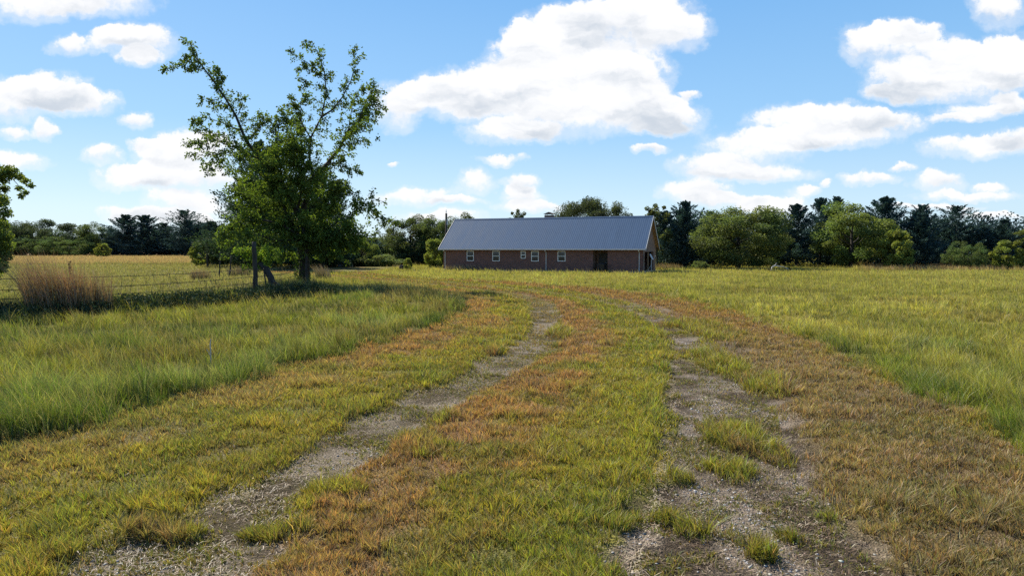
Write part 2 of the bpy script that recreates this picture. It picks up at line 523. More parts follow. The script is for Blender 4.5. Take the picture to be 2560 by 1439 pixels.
def mat_brick(name, c1, c2, mortar):
    m = bpy.data.materials.new(name)
    m.use_nodes = True
    t = NT(m.node_tree)
    co = t.n('ShaderNodeTexCoord').outputs['Object']
    s = t.n('ShaderNodeSeparateXYZ', i0=co)
    uvx = t.m('ADD', s.outputs[0], s.outputs[1])
    v = t.n('ShaderNodeCombineXYZ', i0=uvx, i1=s.outputs[2], i2=0.0).outputs[0]
    b = t.n('ShaderNodeTexBrick', iVector=v, iColor1=c1 + (1,), iColor2=c2 + (1,), iMortar=mortar + (1,), iScale=1.0,
            iMortar_Size=0.009, iBias=0.0, iBrick_Width=0.21, iRow_Height=0.075)
    nz = t.n('ShaderNodeTexNoise', iVector=co, iScale=1.3, iDetail=5.0).outputs['Fac']
    k = t.m('MULTIPLY_ADD', nz, 0.7, 0.65)
    c = t.mix(1.0, b.outputs['Color'], t.n('ShaderNodeCombineXYZ', i0=k, i1=k, i2=k).outputs[0], 'MULTIPLY')
    bp = t.n('ShaderNodeBump', iStrength=0.5, iDistance=0.01, iHeight=t.m('SUBTRACT', 1.0, b.outputs['Fac']))
    p = t.n('ShaderNodeBsdfPrincipled', iBase_Color=c, iRoughness=0.85, iNormal=bp.outputs[0])
    t.n('ShaderNodeOutputMaterial', iSurface=p.outputs[0])
    return m


M_GRASS = mat_attr('grass_blade', 0.42, 0.03, 0.6, gain=0.84, var=0.12)
M_LEAF = mat_attr('leaf', 0.42, 0.014, 0.65, gain=0.95, var=0.2)
M_NEEDLE = mat_attr('needle', 0.15, 0.01, 0.7, var=0.2)
M_STRAW = mat_attr('straw', 0.2, 0.03, 0.5, gain=0.85, var=0.1)
M_BARK = mat_plain('bark', (0.036, 0.031, 0.028), 0.9, nscale=14, var=0.5, bump=0.8, stretch=(1, 1, 0.25))
M_DEADWOOD = mat_plain('bleached_wood', (0.42, 0.39, 0.35), 0.8, nscale=20, var=0.25, bump=0.4)
M_POST = mat_plain('weathered_post', (0.042, 0.036, 0.030), 0.9, nscale=12, var=0.45, bump=0.7, stretch=(1, 1, 0.1))
M_BRICK = mat_brick('red_brown_brick', (0.180, 0.072, 0.056), (0.104, 0.048, 0.042), (0.125, 0.095, 0.082))
M_TANBRICK = mat_brick('tan_brick', (0.22, 0.125, 0.085), (0.16, 0.09, 0.066), (0.20, 0.155, 0.125))
M_WHITE = mat_plain('white_paint', (0.74, 0.74, 0.72), 0.5, nscale=5, var=0.06)
M_TRIM = mat_plain('grey_trim', (0.50, 0.50, 0.51), 0.5, nscale=5, var=0.08)
M_SOFFIT = mat_plain('stained_soffit', (0.30, 0.19, 0.11), 0.7, nscale=6, var=0.2)
M_DOOR = mat_plain('dark_door', (0.05, 0.045, 0.04), 0.5, var=0.2)
M_BLACK = mat_plain('black_plastic', (0.02, 0.02, 0.022), 0.4, var=0.2)
M_WIRE = mat_plain('rusty_wire', (0.10, 0.07, 0.055), 0.7, metal=0.3, nscale=30, var=0.4)
M_DISH = mat_plain('grey_enamel', (0.50, 0.50, 0.50), 0.45, var=0.06)
M_SHED = mat_plain('blue_grey_sheet', (0.16, 0.20, 0.27), 0.45, metal=0.3, nscale=3, var=0.15)
M_CONCRETE = mat_plain('concrete', (0.34, 0.32, 0.29), 0.9, nscale=4, var=0.15, bump=0.2)
M_STONE = mat_attr('limestone', 0.0, 0.03, 0.6, var=0.25)

mr = bpy.data.materials.new('galvanised_roof')
mr.use_nodes = True
t = NT(mr.node_tree)
co = t.n('ShaderNodeTexCoord').outputs['Object']
nz = t.n('ShaderNodeTexNoise', iVector=t.n('ShaderNodeMapping', iVector=co, iScale=(1.6, 0.25, 0.25)).outputs[0], iScale=1.5, iDetail=5.0).outputs['Fac']
c = t.mix(t.n('ShaderNodeMapRange', iValue=nz, i1=0.3, i2=0.7).outputs[0], (0.034, 0.070, 0.136, 1), (0.046, 0.086, 0.160, 1))
p = t.n('ShaderNodeBsdfPrincipled', iBase_Color=c, iMetallic=0.0, iRoughness=t.m('MULTIPLY_ADD', nz, 0.2, 0.6))
p.inputs['Specular IOR Level'].default_value = 0.05
t.n('ShaderNodeOutputMaterial', iSurface=p.outputs[0])
M_ROOF = mr

mg = bpy.data.materials.new('window_glass')
mg.use_nodes = True
t = NT(mg.node_tree)
p = t.n('ShaderNodeBsdfPrincipled', iBase_Color=(0.015, 0.02, 0.028, 1), iRoughness=0.06, iMetallic=0.0)
p.inputs['Specular IOR Level'].default_value = 0.6
t.n('ShaderNodeOutputMaterial', iSurface=p.outputs[0])
M_GLASS = mg

# ground: soil and thatch under the blades
mgr = bpy.data.materials.new('soil_and_thatch')
mgr.use_nodes = True
t = NT(mgr.node_tree)
a = t.n('ShaderNodeAttribute', attribute_name='tint').outputs['Color']
g = t.n('ShaderNodeNewGeometry').outputs['Position']
n1 = t.n('ShaderNodeTexNoise', iVector=g, iScale=38.0, iDetail=5.0, iRoughness=0.7).outputs['Fac']
n2 = t.n('ShaderNodeTexNoise', iVector=g, iScale=2.2, iDetail=5.0, iRoughness=0.6).outputs['Fac']
vo = t.n('ShaderNodeTexVoronoi', iVector=g, iScale=42.0).outputs['Distance']
k = t.m('ADD', t.m('MULTIPLY', t.m('POWER', n1, 2.0), 3.0), t.m('MULTIPLY', n2, 0.5))
k = t.m('MULTIPLY', t.m('SUBTRACT', k, 0.15), 0.85)
c = t.mix(1.0, a, t.n('ShaderNodeCombineXYZ', i0=k, i1=k, i2=k).outputs[0], 'MULTIPLY')
bp = t.n('ShaderNodeBump', iStrength=0.9, iDistance=0.03, iHeight=t.m('ADD', n1, vo))
p = t.n('ShaderNodeBsdfPrincipled', iBase_Color=c, iRoughness=0.95, iNormal=bp.outputs[0])
p.inputs['Specular IOR Level'].default_value = 0.1
t.n('ShaderNodeOutputMaterial', iSurface=p.outputs[0])
M_GROUND = mgr


# ------------------------------------------------------------------ ground sheet
def make_ground():
    ys = np.concatenate([[-60, -20, -6, 0], np.geomspace(2.0, 60, 520), np.geomspace(61, 3500, 70)])
    us = np.concatenate([[-30, -8, -3, -1.6], np.linspace(-1.0, 1.0, 620), [1.6, 3, 8, 30]])
    U, YY = np.meshgrid(us, ys)
    XX = U * np.maximum(np.abs(YY), 4.0)
    x, y = XX.ravel(), YY.ravel()
    z = ground_z(x, y)
    dl, dr, tall, r1, r2, r3, b = zones(x, y)
    c = mown_colour(x, y, b, 0) * 0.42 + SOIL * 0.35
    tc = tall_colour(x, y, dl, dr)
    c = lerp(c, 0, np.zeros(len(x))) if False else c
    tt = sm(tall, -0.05, 0.15)[:, None]
    farg = sm(y, 60, 160)[:, None]
    c = c * (1 - tt) + (tc * (0.40 + 0.45 * farg) + np.array([0.01, 0.008, 0.004])) * tt
    grav = np.array([0.205, 0.170, 0.140])
    dirt = np.array([0.060, 0.045, 0.032])
    nn = fbm(x, y, 0.6, 91)
    gr = lerp(dirt, grav, sm(nn, 0.35, 0.65))
    rr = np.clip(sm(r1, -0.05, 0.2) * 0.9 + sm(r2, -0.05, 0.2) + sm(r3, -0.05, 0.15) * 0.6, 0, 1)[:, None] * (1 - tt) * sm(-y, -45, -25)[:, None]
    c = c * (1 - rr) + gr * rr
    nx, ny = len(us), len(ys)
    idx = np.arange(nx * ny).reshape(ny, nx)
    f = np.stack([idx[:-1, :-1], idx[:-1, 1:], idx[1:, 1:], idx[1:, :-1]], -1).reshape(-1, 4)
    me = np_mesh('ground', np.stack([x, y, z], 1), [f], c, smooth=True)
    o = link('ground', me, M_GROUND)
    tag(o, 'flat pasture ground with two worn wheel ruts curving towards the house', 'ground', kind='structure')


make_ground()


# ------------------------------------------------------------------ grass
def scatter(n, y0, y1, pw, margin=0.80, pad=4.2):
    """n points over the view wedge, density falling as distance**-pw"""
    k = 2 - pw
    u = rng.random(n)
    y = (y0 ** k + u * (y1 ** k - y0 ** k)) ** (1 / k) if abs(k) > 1e-6 else y0 * (y1 / y0) ** u
    x = (rng.random(n) * 2 - 1) * (margin * y + pad)
    return x, y


def blades(x, y, h, wd, cb, ct, lean=0.35, wind=(-0.10, 0.0), three=True, z0=None, out=None):
    n = len(x)
    z = ground_z(x, y) - 0.01 if z0 is None else z0
    a = rng.random(n) * 2 * np.pi
    # face mostly towards where it catches light: random yaw
    dx, dy = np.cos(a) * wd * 0.5, np.sin(a) * wd * 0.5
    la = rng.random(n) * 2 * np.pi
    lm = np.abs(rng.normal(0, lean, n))
    lx, ly = (np.cos(la) * lm + wind[0]) * h, (np.sin(la) * lm + wind[1]) * h
    if out is not None:
        lx, ly = lx + out[0] * h, ly + out[1] * h
    hz = h / np.sqrt(1 + lm * lm * 0.6)
    base = np.stack([x, y, z], 1)
    side = np.stack([dx, dy, 0 * dx], 1)
    if three:
        mid = base + np.stack([lx * 0.3, ly * 0.3, hz * 0.55], 1)
        tip = base + np.stack([lx, ly, hz], 1)
        V = np.stack([base - side, base + side, mid + side * 0.75, mid - side * 0.75, tip], 1).reshape(-1, 3)
        b = np.arange(n)[:, None] * 5
        F1, F2 = b + np.array([0, 1, 2, 3]), b + np.array([3, 2, 4])
        cm = cb * 0.45 + ct * 0.55
        C = np.stack([cb, cb, cm, cm, ct], 1).reshape(-1, 3)
        return V, [F1, F2], C
    tip = base + np.stack([lx, ly, hz], 1)
    V = np.stack([base - side, base + side, tip], 1).reshape(-1, 3)
    F1 = np.arange(n)[:, None] * 3 + np.array([0, 1, 2])
    C = np.stack([cb, cb, ct], 1).reshape(-1, 3)
    return V, [F1], C


def merge(parts):
    V, FL, C, o = [], [], [], 0
    for v, fl, c in parts:
        V.append(v); C.append(c)
        FL += [f + o for f in fl]
        o += len(v)
    return np.concatenate(V), FL, np.concatenate(C)


def tufts(x, y, cell, pull=0.5, seed=0):
    """draw points together into tufts on a jittered lattice; returns new x, y, outward lean and a per-tuft random"""
    # rotated and warped lattice, so that no rows show
    wx = (vn(x, y, cell * 3.1, seed + 71) - 0.5) * cell * 2.6 + (vn(x, y, cell * 9, seed + 73) - 0.5) * cell * 5
    wy = (vn(x, y, cell * 2.7, seed + 77) - 0.5) * cell * 2.6 + (vn(x, y, cell * 8, seed + 79) - 0.5) * cell * 5
    x0, y0 = x, y
    x, y = x * 0.83 + y * 0.56 + wx, -x * 0.56 + y * 0.83 + wy
    ix, iy = np.floor(x / cell), np.floor(y / cell)
    cx_ = (ix + 0.2 + 0.6 * _h(ix, iy, seed)) * cell
    cy_ = (iy + 0.2 + 0.6 * _h(ix, iy, seed + 5)) * cell
    ox, oy = x - cx_, y - cy_
    gx, gy = ox * 0.83 - oy * 0.56, ox * 0.56 + oy * 0.83
    return x0 - gx * pull, y0 - gy * pull, gx / cell, gy / cell, _h(ix, iy, seed + 9)


def jitter(c, n, a=0.22, b=0.10):
    k = 1 + rng.normal(0, a, (n, 1))
    return np.clip(c * k * (1 + rng.normal(0, b, (n, 3))), 0.004, 0.75)


HOUSE_FL = pt(1108, 600, 80.6)[:2]


def in_house(x, y):
    a = math.atan2(-8.6, 21.9)
    dx, dy = x - HOUSE_FL[0], y - HOUSE_FL[1]
    lx, ly = dx * math.cos(a) + dy * math.sin(a), -dx * math.sin(a) + dy * math.cos(a)
    return (lx > -0.3) & (lx < 24.2) & (ly > -0.15) & (ly < 8.4)


TUSS = [(2095, 868, 38, 16), (2150, 892, 34, 16), (2245, 922, 62, 26), (2330, 985, 60, 30), (1680, 748, 60, 8), (1985, 862, 40, 8), (1860, 800, 40, 10),
        (2500, 1090, 90, 40), (1000, 868, 40, 20), (930, 885, 50, 18), (790, 918, 60, 20), (620, 955, 60, 18), (390, 1000, 110, 40), (90, 1080, 130, 50),
        (1090, 815, 60, 18), (300, 880, 200, 24), (1140, 780, 40, 20), (560, 860, 120, 14)]
TUSS_G = [(gnd(a, b), gnd(a + c, b)[0] - gnd(a, b)[0], (gnd(a, b - d)[1] - gnd(a, b + d)[1]) / 2) for a, b, c, d in TUSS]


def patches(spec, x, y, seed, soft=1.4):
    m = np.zeros(len(x))
    q = (fbm(x, y, 0.9, seed) - 0.5) * soft + (fbm(x, y, 0.3, seed + 3) - 0.5) * 0.5
    for a, b, c, d in spec:
        g = gnd(a, b)
        rx, ry = gnd(a + c, b)[0] - g[0], (gnd(a, b - d)[1] - gnd(a, b + d)[1]) / 2
        m = np.maximum(m, sm(1.0 - ((x - g[0]) / rx) ** 2 - ((y - g[1]) / ry) ** 2 + q, 0.0, 0.9))
    return m


BROWNS = [(400, 862, 170, 26), (250, 900, 120, 22), (700, 842, 110, 20), (120, 880, 90, 22), (520, 905, 60, 14), (980, 745, 130, 16), (1060, 770, 70, 14),
          (620, 1000, 50, 18), (2300, 760, 160, 10), (1900, 730, 200, 8), (2480, 800, 120, 14)]
SHEENS = [(160, 1000, 190, 34), (450, 965, 150, 26), (640, 905, 90, 18), (930, 815, 130, 18), (780, 880, 90, 16), (60, 950, 90, 20), (2330, 880, 140, 16), (2480, 960, 90, 24)]  # paler patches that paint the sheen of bent grass
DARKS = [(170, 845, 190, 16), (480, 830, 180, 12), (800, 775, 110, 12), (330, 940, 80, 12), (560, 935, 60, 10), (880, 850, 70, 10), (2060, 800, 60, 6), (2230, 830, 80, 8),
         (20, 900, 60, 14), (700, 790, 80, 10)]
LUSH = [(900, 752, 70, 12), (330, 1040, 90, 20), (60, 1030, 90, 24), (850, 740, 50, 8)]


def tuss_mask(x, y):
    m = np.zeros(len(x))
    q = (fbm(x, y, 0.6, 233) - 0.5) * 1.2
    for g, rx, ry in TUSS_G:
        m = np.maximum(m, sm(1.0 - ((x - g[0]) / rx) ** 2 - ((y - g[1]) / ry) ** 2 + q, 0.0, 0.8))
    return m


def make_short_grass():
    x, y = scatter(2200000, 4.3, 75, 2.0)
    dl, dr, tall, r1, r2, r3, b = zones(x, y)
    keep = tall < 0.35
    near = sm(-y, -50, -28)
    p = np.ones(len(x))
    patch = sm(fbm(x, y, 0.9, 101) * 0.6 + fbm(x, y, 0.25, 105) * 0.4, 0.44, 0.56)
    far_r = sm(y, 13, 26)
    p -= near * sm(r1, -0.1, 0.15) * (0.68 - 0.58 * patch) * (1 - 0.45 * far_r)
    p -= near * sm(r2, -0.1, 0.15) * (0.90 - 0.64 * patch) * (1 - 0.45 * far_r)
    p -= near * sm(r3, -0.05, 0.12) * 0.65
    p -= 0.75 * sm(-fbm(x, y, 0.45, 111), -0.46, -0.34)
    mossy = (x > b[4]) & (x < b[5]) & (y < 15)
    p = np.where(mossy, np.maximum(p, 0.16 + 0.55 * patch), p)
    p = np.maximum(p, weed_mask(x, y) * (0.35 + 0.65 * sm(fbm(x, y, 0.3, 137), 0.42, 0.58)))
    keep &= rng.random(len(x)) < p
    x, y = x[keep], y[keep]
    dl, dr, tall, r1, r2, r3, b = zones(x, y)
    n = len(x)
    ca = fbm(x, y, 0.45, 171, 2) > 0.5
    xa, ya, oxa, oya, ra = tufts(x, y, 0.085, 0.45, 3)
    xb, yb, oxb, oyb, rb = tufts(x, y, 0.16, 0.35, 23)
    far_t = y > 16
    x, y = np.where(far_t, xb, xa), np.where(far_t, yb, ya)
    ox_, oy_, rt = np.where(far_t, oxb, oxa), np.where(far_t, oyb, oya), np.where(far_t, rb, ra)
    ht = 0.055 + 0.05 * fbm(x, y, 0.5, 121) + 0.06 * sm(fbm(x, y, 0.6, 125), 0.55, 0.75)
    b4, b5 = b[4], b[5]
    weed = weed_mask(x, y) * (rt * 0 + 1)
    ht = ht + weed * 0.08 * (0.4 + 1.2 * fbm(x, y, 0.35, 139))
    lip = sm(x - b[2], 0, 0.3) * sm(b[3] - x, 0, 0.7)
    ht = ht + 0.05 * sm(-(b[3] - x), -0.7, -0.1) * (x < b[3]) * (y < 25) + 0.03 * sm(x - b[1], -0.6, 0) * (x < b[1])
    inrut = np.maximum(sm(r1, 0, 0.2), sm(r2, 0, 0.2))
    ht = ht * (1 - 0.50 * inrut * (1 - weed)) * (0.45 + 0.75 * rng.random(n)) * (0.6 + 0.95 * rt)
    c = mown_colour(x, y, b, 0)
    c = lerp(c, np.array([0.175, 0.175, 0.062]), inrut * 0.8 * (y < 18))
    c = lerp(c, BRN * 0.75, inrut * 0.75 * sm(y, 14, 22))
    c = lerp(c, lerp(np.array([0.300, 0.300, 0.036]), np.array([0.270, 0.190, 0.080]), sm(fbm(x, y, 0.4, 143), .5, .7)), weed * 0.85)
    c = c * (0.58 + 0.72 * rt)[:, None]
    # single blades stray towards straw or green
    s = rng.random(n)
    c = np.where((s < 0.24)[:, None], c * 0.45 + np.array([0.46, 0.30, 0.14]) * 0.55, c)
    c = np.where((s > 0.88)[:, None], c * 0.5 + GRN * 0.6, c)
    ct = jitter(c, n)
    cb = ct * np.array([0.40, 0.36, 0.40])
    wd = np.clip(0.0045 + 0.00062 * y, 0.006, 0.05) * (0.7 + 0.6 * rng.random(n))
    ht = ht * (1 + 0.012 * np.clip(y - 10, 0, 40))
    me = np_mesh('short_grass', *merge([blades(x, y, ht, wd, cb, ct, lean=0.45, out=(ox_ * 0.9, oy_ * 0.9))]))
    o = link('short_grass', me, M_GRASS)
    tag(o, 'short mown grass, yellow green and dried orange, on the track and its verges', 'grass', kind='stuff')


def tall_height(x, y, dl, dr):
    tall = np.maximum(dl, dr)
    cl = fbm(x, y, 1.1, 141)
    h = 0.17 + 0.28 * cl + 0.20 * sm(fbm(x, y, 0.55, 145), 0.48, 0.72)
    h = h * (0.45 + 0.55 * sm(tall, -0.05, 0.15 + 0.35 * fbm(x, y, 0.8, 149)))
    h = h * (1 + 0.22 * sm(-y, -20, -10))
    h = h * (1 + np.where(dl > 0, 0.28, 0.15) * sm(tall, 0.0, 0.25) * sm(-tall, -1.3, -0.6) * sm(fbm(x, y, 0.9, 157), 0.42, 0.6) * sm(-y, -24, -16))
    h = np.where(dr > 0, h * 0.80, h)
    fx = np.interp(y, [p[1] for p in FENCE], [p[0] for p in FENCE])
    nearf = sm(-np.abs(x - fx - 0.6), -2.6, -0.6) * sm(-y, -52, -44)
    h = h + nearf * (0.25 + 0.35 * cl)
    h = np.where(x < fx - 1.0, h * (0.75), h)
    return h, nearf


def make_tall_grass(side):
    N = 1750000 if side == 'right' else 1650000
    x, y = scatter(int(N * 1.0), 7.0, 235, 1.85)
    dl, dr, tall, *_ = zones(x, y)
    ok = ((dr > 0) if side == 'right' else (dl > 0)) & ~in_house(x, y)
    x, y, dl, dr = x[ok], y[ok], dl[ok], dr[ok]
    # thin patches let the darkened base show
    ok = rng.random(len(x)) < 0.18 + 0.82 * sm(fbm(x, y, 0.7, 151), 0.38, 0.50)
    x, y, dl, dr = x[ok], y[ok], dl[ok], dr[ok]
    n = len(x)
    xa, ya, oxa, oya, ra = tufts(x, y, 0.22, 0.45, 43)
    xb, yb, oxb, oyb, rb = tufts(x, y, 0.55, 0.35, 63)
    ft_ = y > 24
    x, y = np.where(ft_, xb, xa), np.where(ft_, yb, ya)
    ox_, oy_, rt = np.where(ft_, oxb, oxa), np.where(ft_, oyb, oya), np.where(ft_, rb, ra)
    h, nearf = tall_height(x, y, dl, dr)
    h = h * (0.40 + 0.65 * rng.random(n)) * (0.78 + 0.44 * rt)
    tm_ = tuss_mask(x, y)
    h = h * (1 + 0.35 * tm_)
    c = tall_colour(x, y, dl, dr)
    nr = sm(-y, -55, -45)
    c = lerp(c, np.array([0.310, 0.230, 0.065]), patches(BROWNS, x, y, 301) * nr * 0.75)
    c = lerp(c, np.array([0.310, 0.360, 0.115]), patches(SHEENS, x, y, 311) * nr * 0.75)
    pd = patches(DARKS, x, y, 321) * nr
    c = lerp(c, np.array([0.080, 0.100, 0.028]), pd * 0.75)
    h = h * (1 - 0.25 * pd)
    c = lerp(c, np.array([0.190, 0.300, 0.028]), patches(LUSH, x, y, 331) * nr * 0.7)
    c = lerp(c, np.array([0.120, 0.170, 0.026]), tm_ * 0.75)
    c = lerp(c, np.array([0.065, 0.090, 0.030]), nearf * 0.9)  # shade of the band along the fence put into the blades
    tan = ((y > 106) & (x < -14)) | ((y > 78) & (x > .5 * y))
    h = np.where(tan, h * 1.5 + 0.3 * fbm(x, y, 3.0, 155), h)
    s = rng.random(n)
    c = np.where((s < 0.14)[:, None], c * 0.4 + np.array([0.50, 0.42, 0.22]) * 0.6, c)
    c = np.where((s > 0.85)[:, None], c * 0.5 + np.array([0.10, 0.19, 0.03]) * 0.6, c)
    c = c * (0.60 + 0.74 * rt)[:, None]
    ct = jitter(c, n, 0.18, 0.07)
    cb = ct * np.array([0.22, 0.30, 0.22])  # greener blade feet, also darkened to stand for shade between blades
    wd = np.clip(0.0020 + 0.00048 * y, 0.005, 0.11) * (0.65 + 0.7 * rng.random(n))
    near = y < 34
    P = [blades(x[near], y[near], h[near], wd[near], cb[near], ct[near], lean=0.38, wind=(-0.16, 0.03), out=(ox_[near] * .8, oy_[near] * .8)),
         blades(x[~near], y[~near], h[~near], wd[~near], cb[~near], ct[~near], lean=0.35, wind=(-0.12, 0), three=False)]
    # seed stalks standing above the leaves
    m = rng.random(n) < np.where(y < 40, 0.030, 0.05)
    xs, ys = x[m], y[m]
    k = len(xs)
    hs = h[m] * 0.6 + 0.30 + 0.22 * rng.random(k)
    tip = jitter(np.tile(np.array([0.30, 0.24, 0.12]), (k, 1)), k)
    bs = jitter(np.tile(np.array([0.20, 0.21, 0.07]), (k, 1)), k)
    P.append(blades(xs, ys, hs, wd[m] * 0.6, bs, tip, lean=0.30, wind=(-0.22, 0)))
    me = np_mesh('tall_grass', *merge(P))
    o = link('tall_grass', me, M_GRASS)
    tag(o, 'unmown green grass between the track and the wire fence' if side == 'left' else
        'unmown pasture grass right of the track in front of the brick house', 'grass', kind='stuff')


def make_straw():
    x, y = scatter(420000, 4.3, 34, 2.0)
    dl, dr, tall, r1, r2, r3, b = zones(x, y)
    p = 0.03 + (0.55 - 0.4 * sm(y, 10, 24)) * np.clip(sm(r1, -0.15, 0.15) + sm(r2, -0.2, 0.15) + 0.6 * sm(r3, -0.1, 0.1), 0, 1)
    p = p * (0.25 + 0.75 * sm(fbm(x, y, 0.5, 401) * .6 + fbm(x, y, .15, 403) * .4, 0.42, 0.56))
    seam = sm(-np.abs(x - b[3] - 0.10 - (fbm(x, y, 1.2, 411) - .5) * .5), -0.16, -0.04) * (y < 22)
    p = np.maximum(p, seam * 0.85)
    ok = (rng.random(len(x)) < p) & (tall < 0)
    seam = seam[ok]
    x, y, r2 = x[ok], y[ok], r2[ok]
    n = len(x)
    L = 0.025 + 0.09 * rng.random(n) ** 2
    big = rng.random(n) < 0.02
    L = np.where(big, L * 2.2, L)
    a = rng.random(n) * 2 * np.pi
    wd = np.clip(0.002 + 0.0003 * y, 0.0030, 0.02) * (0.6 + 0.8 * rng.random(n))
    z = ground_z(x, y) + 0.006 + 0.02 * rng.random(n)
    dx, dy = np.cos(a), np.sin(a)
    sx, sy = -dy * wd / 2, dx * wd / 2
    bend = rng.normal(0, 0.05, n) * L
    up = rng.normal(0.02, 0.16, n) * L
    p0 = np.stack([x, y, z], 1)
    p1 = np.stack([x + dx * L * .5 - dy * bend, y + dy * L * .5 + dx * bend, z + np.abs(up) * 0.6 + 0.004], 1)
    p2 = np.stack([x + dx * L, y + dy * L, np.maximum(z + up, z - 0.004)], 1)
    s = np.stack([sx, sy, 0 * sx], 1)
    V = np.stack([p0 - s, p0 + s, p1 + s, p1 - s, p2], 1).reshape(-1, 3)
    bb = np.arange(n)[:, None] * 5
    pale = rng.random(n)[:, None]
    pale = np.maximum(pale ** 2.2, seam[:, None] * 0.85)
    c = np.array([0.52, 0.43, 0.33]) * pale + np.array([0.150, 0.098, 0.060]) * (1 - pale)
    c = jitter(c, n, 0.2, 0.04)
    me = np_mesh('straw_litter', V, [bb + np.array([0, 1, 2, 3]), bb + np.array([3, 2, 4])], np.repeat(c, 5, 0))
    o = link('straw_litter', me, M_STRAW)
    tag(o, 'pale dead straw lying loose in the worn wheel ruts', 'straw', kind='stuff')


def make_gravel():
    x, y = scatter(76000, 4.3, 20, 2.0)
    dl, dr, tall, r1, r2, r3, b = zones(x, y)
    p = 0.8 * sm(r2, -0.05, 0.25) * (0.08 + 0.92 * sm(fbm(x, y, 0.6, 91), 0.46, 0.62)) + 0.35 * sm(r1, 0, 0.25) * sm(fbm(x, y, 0.6, 91), 0.50, 0.64)
    ok = rng.random(len(x)) < p
    x, y = x[ok], y[ok]
    n = len(x)
    ico = np.array([[0, 0, 1], [.9, 0, .35], [.28, .85, .4], [-.72, .53, .35], [-.72, -.53, .42], [.28, -.85, .35],
                    [.72, .53, -.4], [-.28, .85, -.4], [-.9, 0, -.4], [-.28, -.85, -.4], [.72, -.53, -.4], [0, 0, -1]])
    ft = np.array([[0, 1, 2], [0, 2, 3], [0, 3, 4], [0, 4, 5], [0, 5, 1], [1, 6, 2], [2, 6, 7], [2, 7, 3], [3, 7, 8], [3, 8, 4],
                   [4, 8, 9], [4, 9, 5], [5, 9, 10], [5, 10, 1], [1, 10, 6]])
    r = (0.006 + 0.011 * rng.random(n) ** 2.5) * (1 + 0.03 * np.clip(y - 6, 0, 20))
    sc = np.stack([r * (0.8 + .7 * rng.random(n)), r * (0.8 + .7 * rng.random(n)), r * (0.45 + .35 * rng.random(n))], 1)
    a = rng.random(n) * 6.28
    P = ico[None] * sc[:, None] * (1 + rng.normal(0, 0.13, (n, 12, 1)))
    X = P[..., 0] * np.cos(a)[:, None] - P[..., 1] * np.sin(a)[:, None] + x[:, None]
    Yv = P[..., 0] * np.sin(a)[:, None] + P[..., 1] * np.cos(a)[:, None] + y[:, None]
    Z = P[..., 2] + (ground_z(x, y) + sc[:, 2] * 0.35)[:, None]
    V = np.stack([X, Yv, Z], -1).reshape(-1, 3)
    f = (np.arange(n)[:, None, None] * 12 + ft[None]).reshape(-1, 3)
    c = np.array([0.30, 0.29, 0.285]) * (0.45 + 0.8 * rng.random((n, 1))) * (1 + rng.normal(0, 0.03, (n, 3)))
    me = np_mesh('gravel', V, [f], np.repeat(c, 12, 0))
    o = link('gravel', me, M_STONE)
    tag(o, 'small grey limestone gravel showing through in the wheel ruts', 'gravel', kind='stuff')


make_short_grass()
make_tall_grass('left')
make_tall_grass('right')
make_straw()
make_gravel()


# ------------------------------------------------------------------ trees
def leaf_quads(P, size, D, col, aspect=0.55, lift=0.0):
    """diamond leaves at P (n,3), long axis D (n,3), base colours col (n,3)"""
    n = len(P)
    D = D / np.maximum(np.linalg.norm(D, axis=1, keepdims=True), 1e-6)
    q = rng.normal(0, 1, (n, 3))
    S = np.cross(D, q)
    S /= np.maximum(np.linalg.norm(S, axis=1, keepdims=True), 1e-6)
    size = np.broadcast_to(np.asarray(size, float), (n,))[:, None] * (0.65 + 0.7 * rng.random((n, 1)))
    N = np.cross(D, S)
    a = P
    b = P + D * size * 0.45 + S * size * aspect * 0.5 + N * size * 0.08
    c = P + D * size
    d = P + D * size * 0.45 - S * size * aspect * 0.5 + N * size * 0.08
    V = np.stack([a, b, c, d], 1).reshape(-1, 3)
    return V, [np.arange(n)[:, None] * 4 + np.arange(4)], np.repeat(col, 4, 0)


def rand_dir(n):
    v = rng.normal(0, 1, (n, 3))
    return v / np.linalg.norm(v, axis=1, keepdims=True)


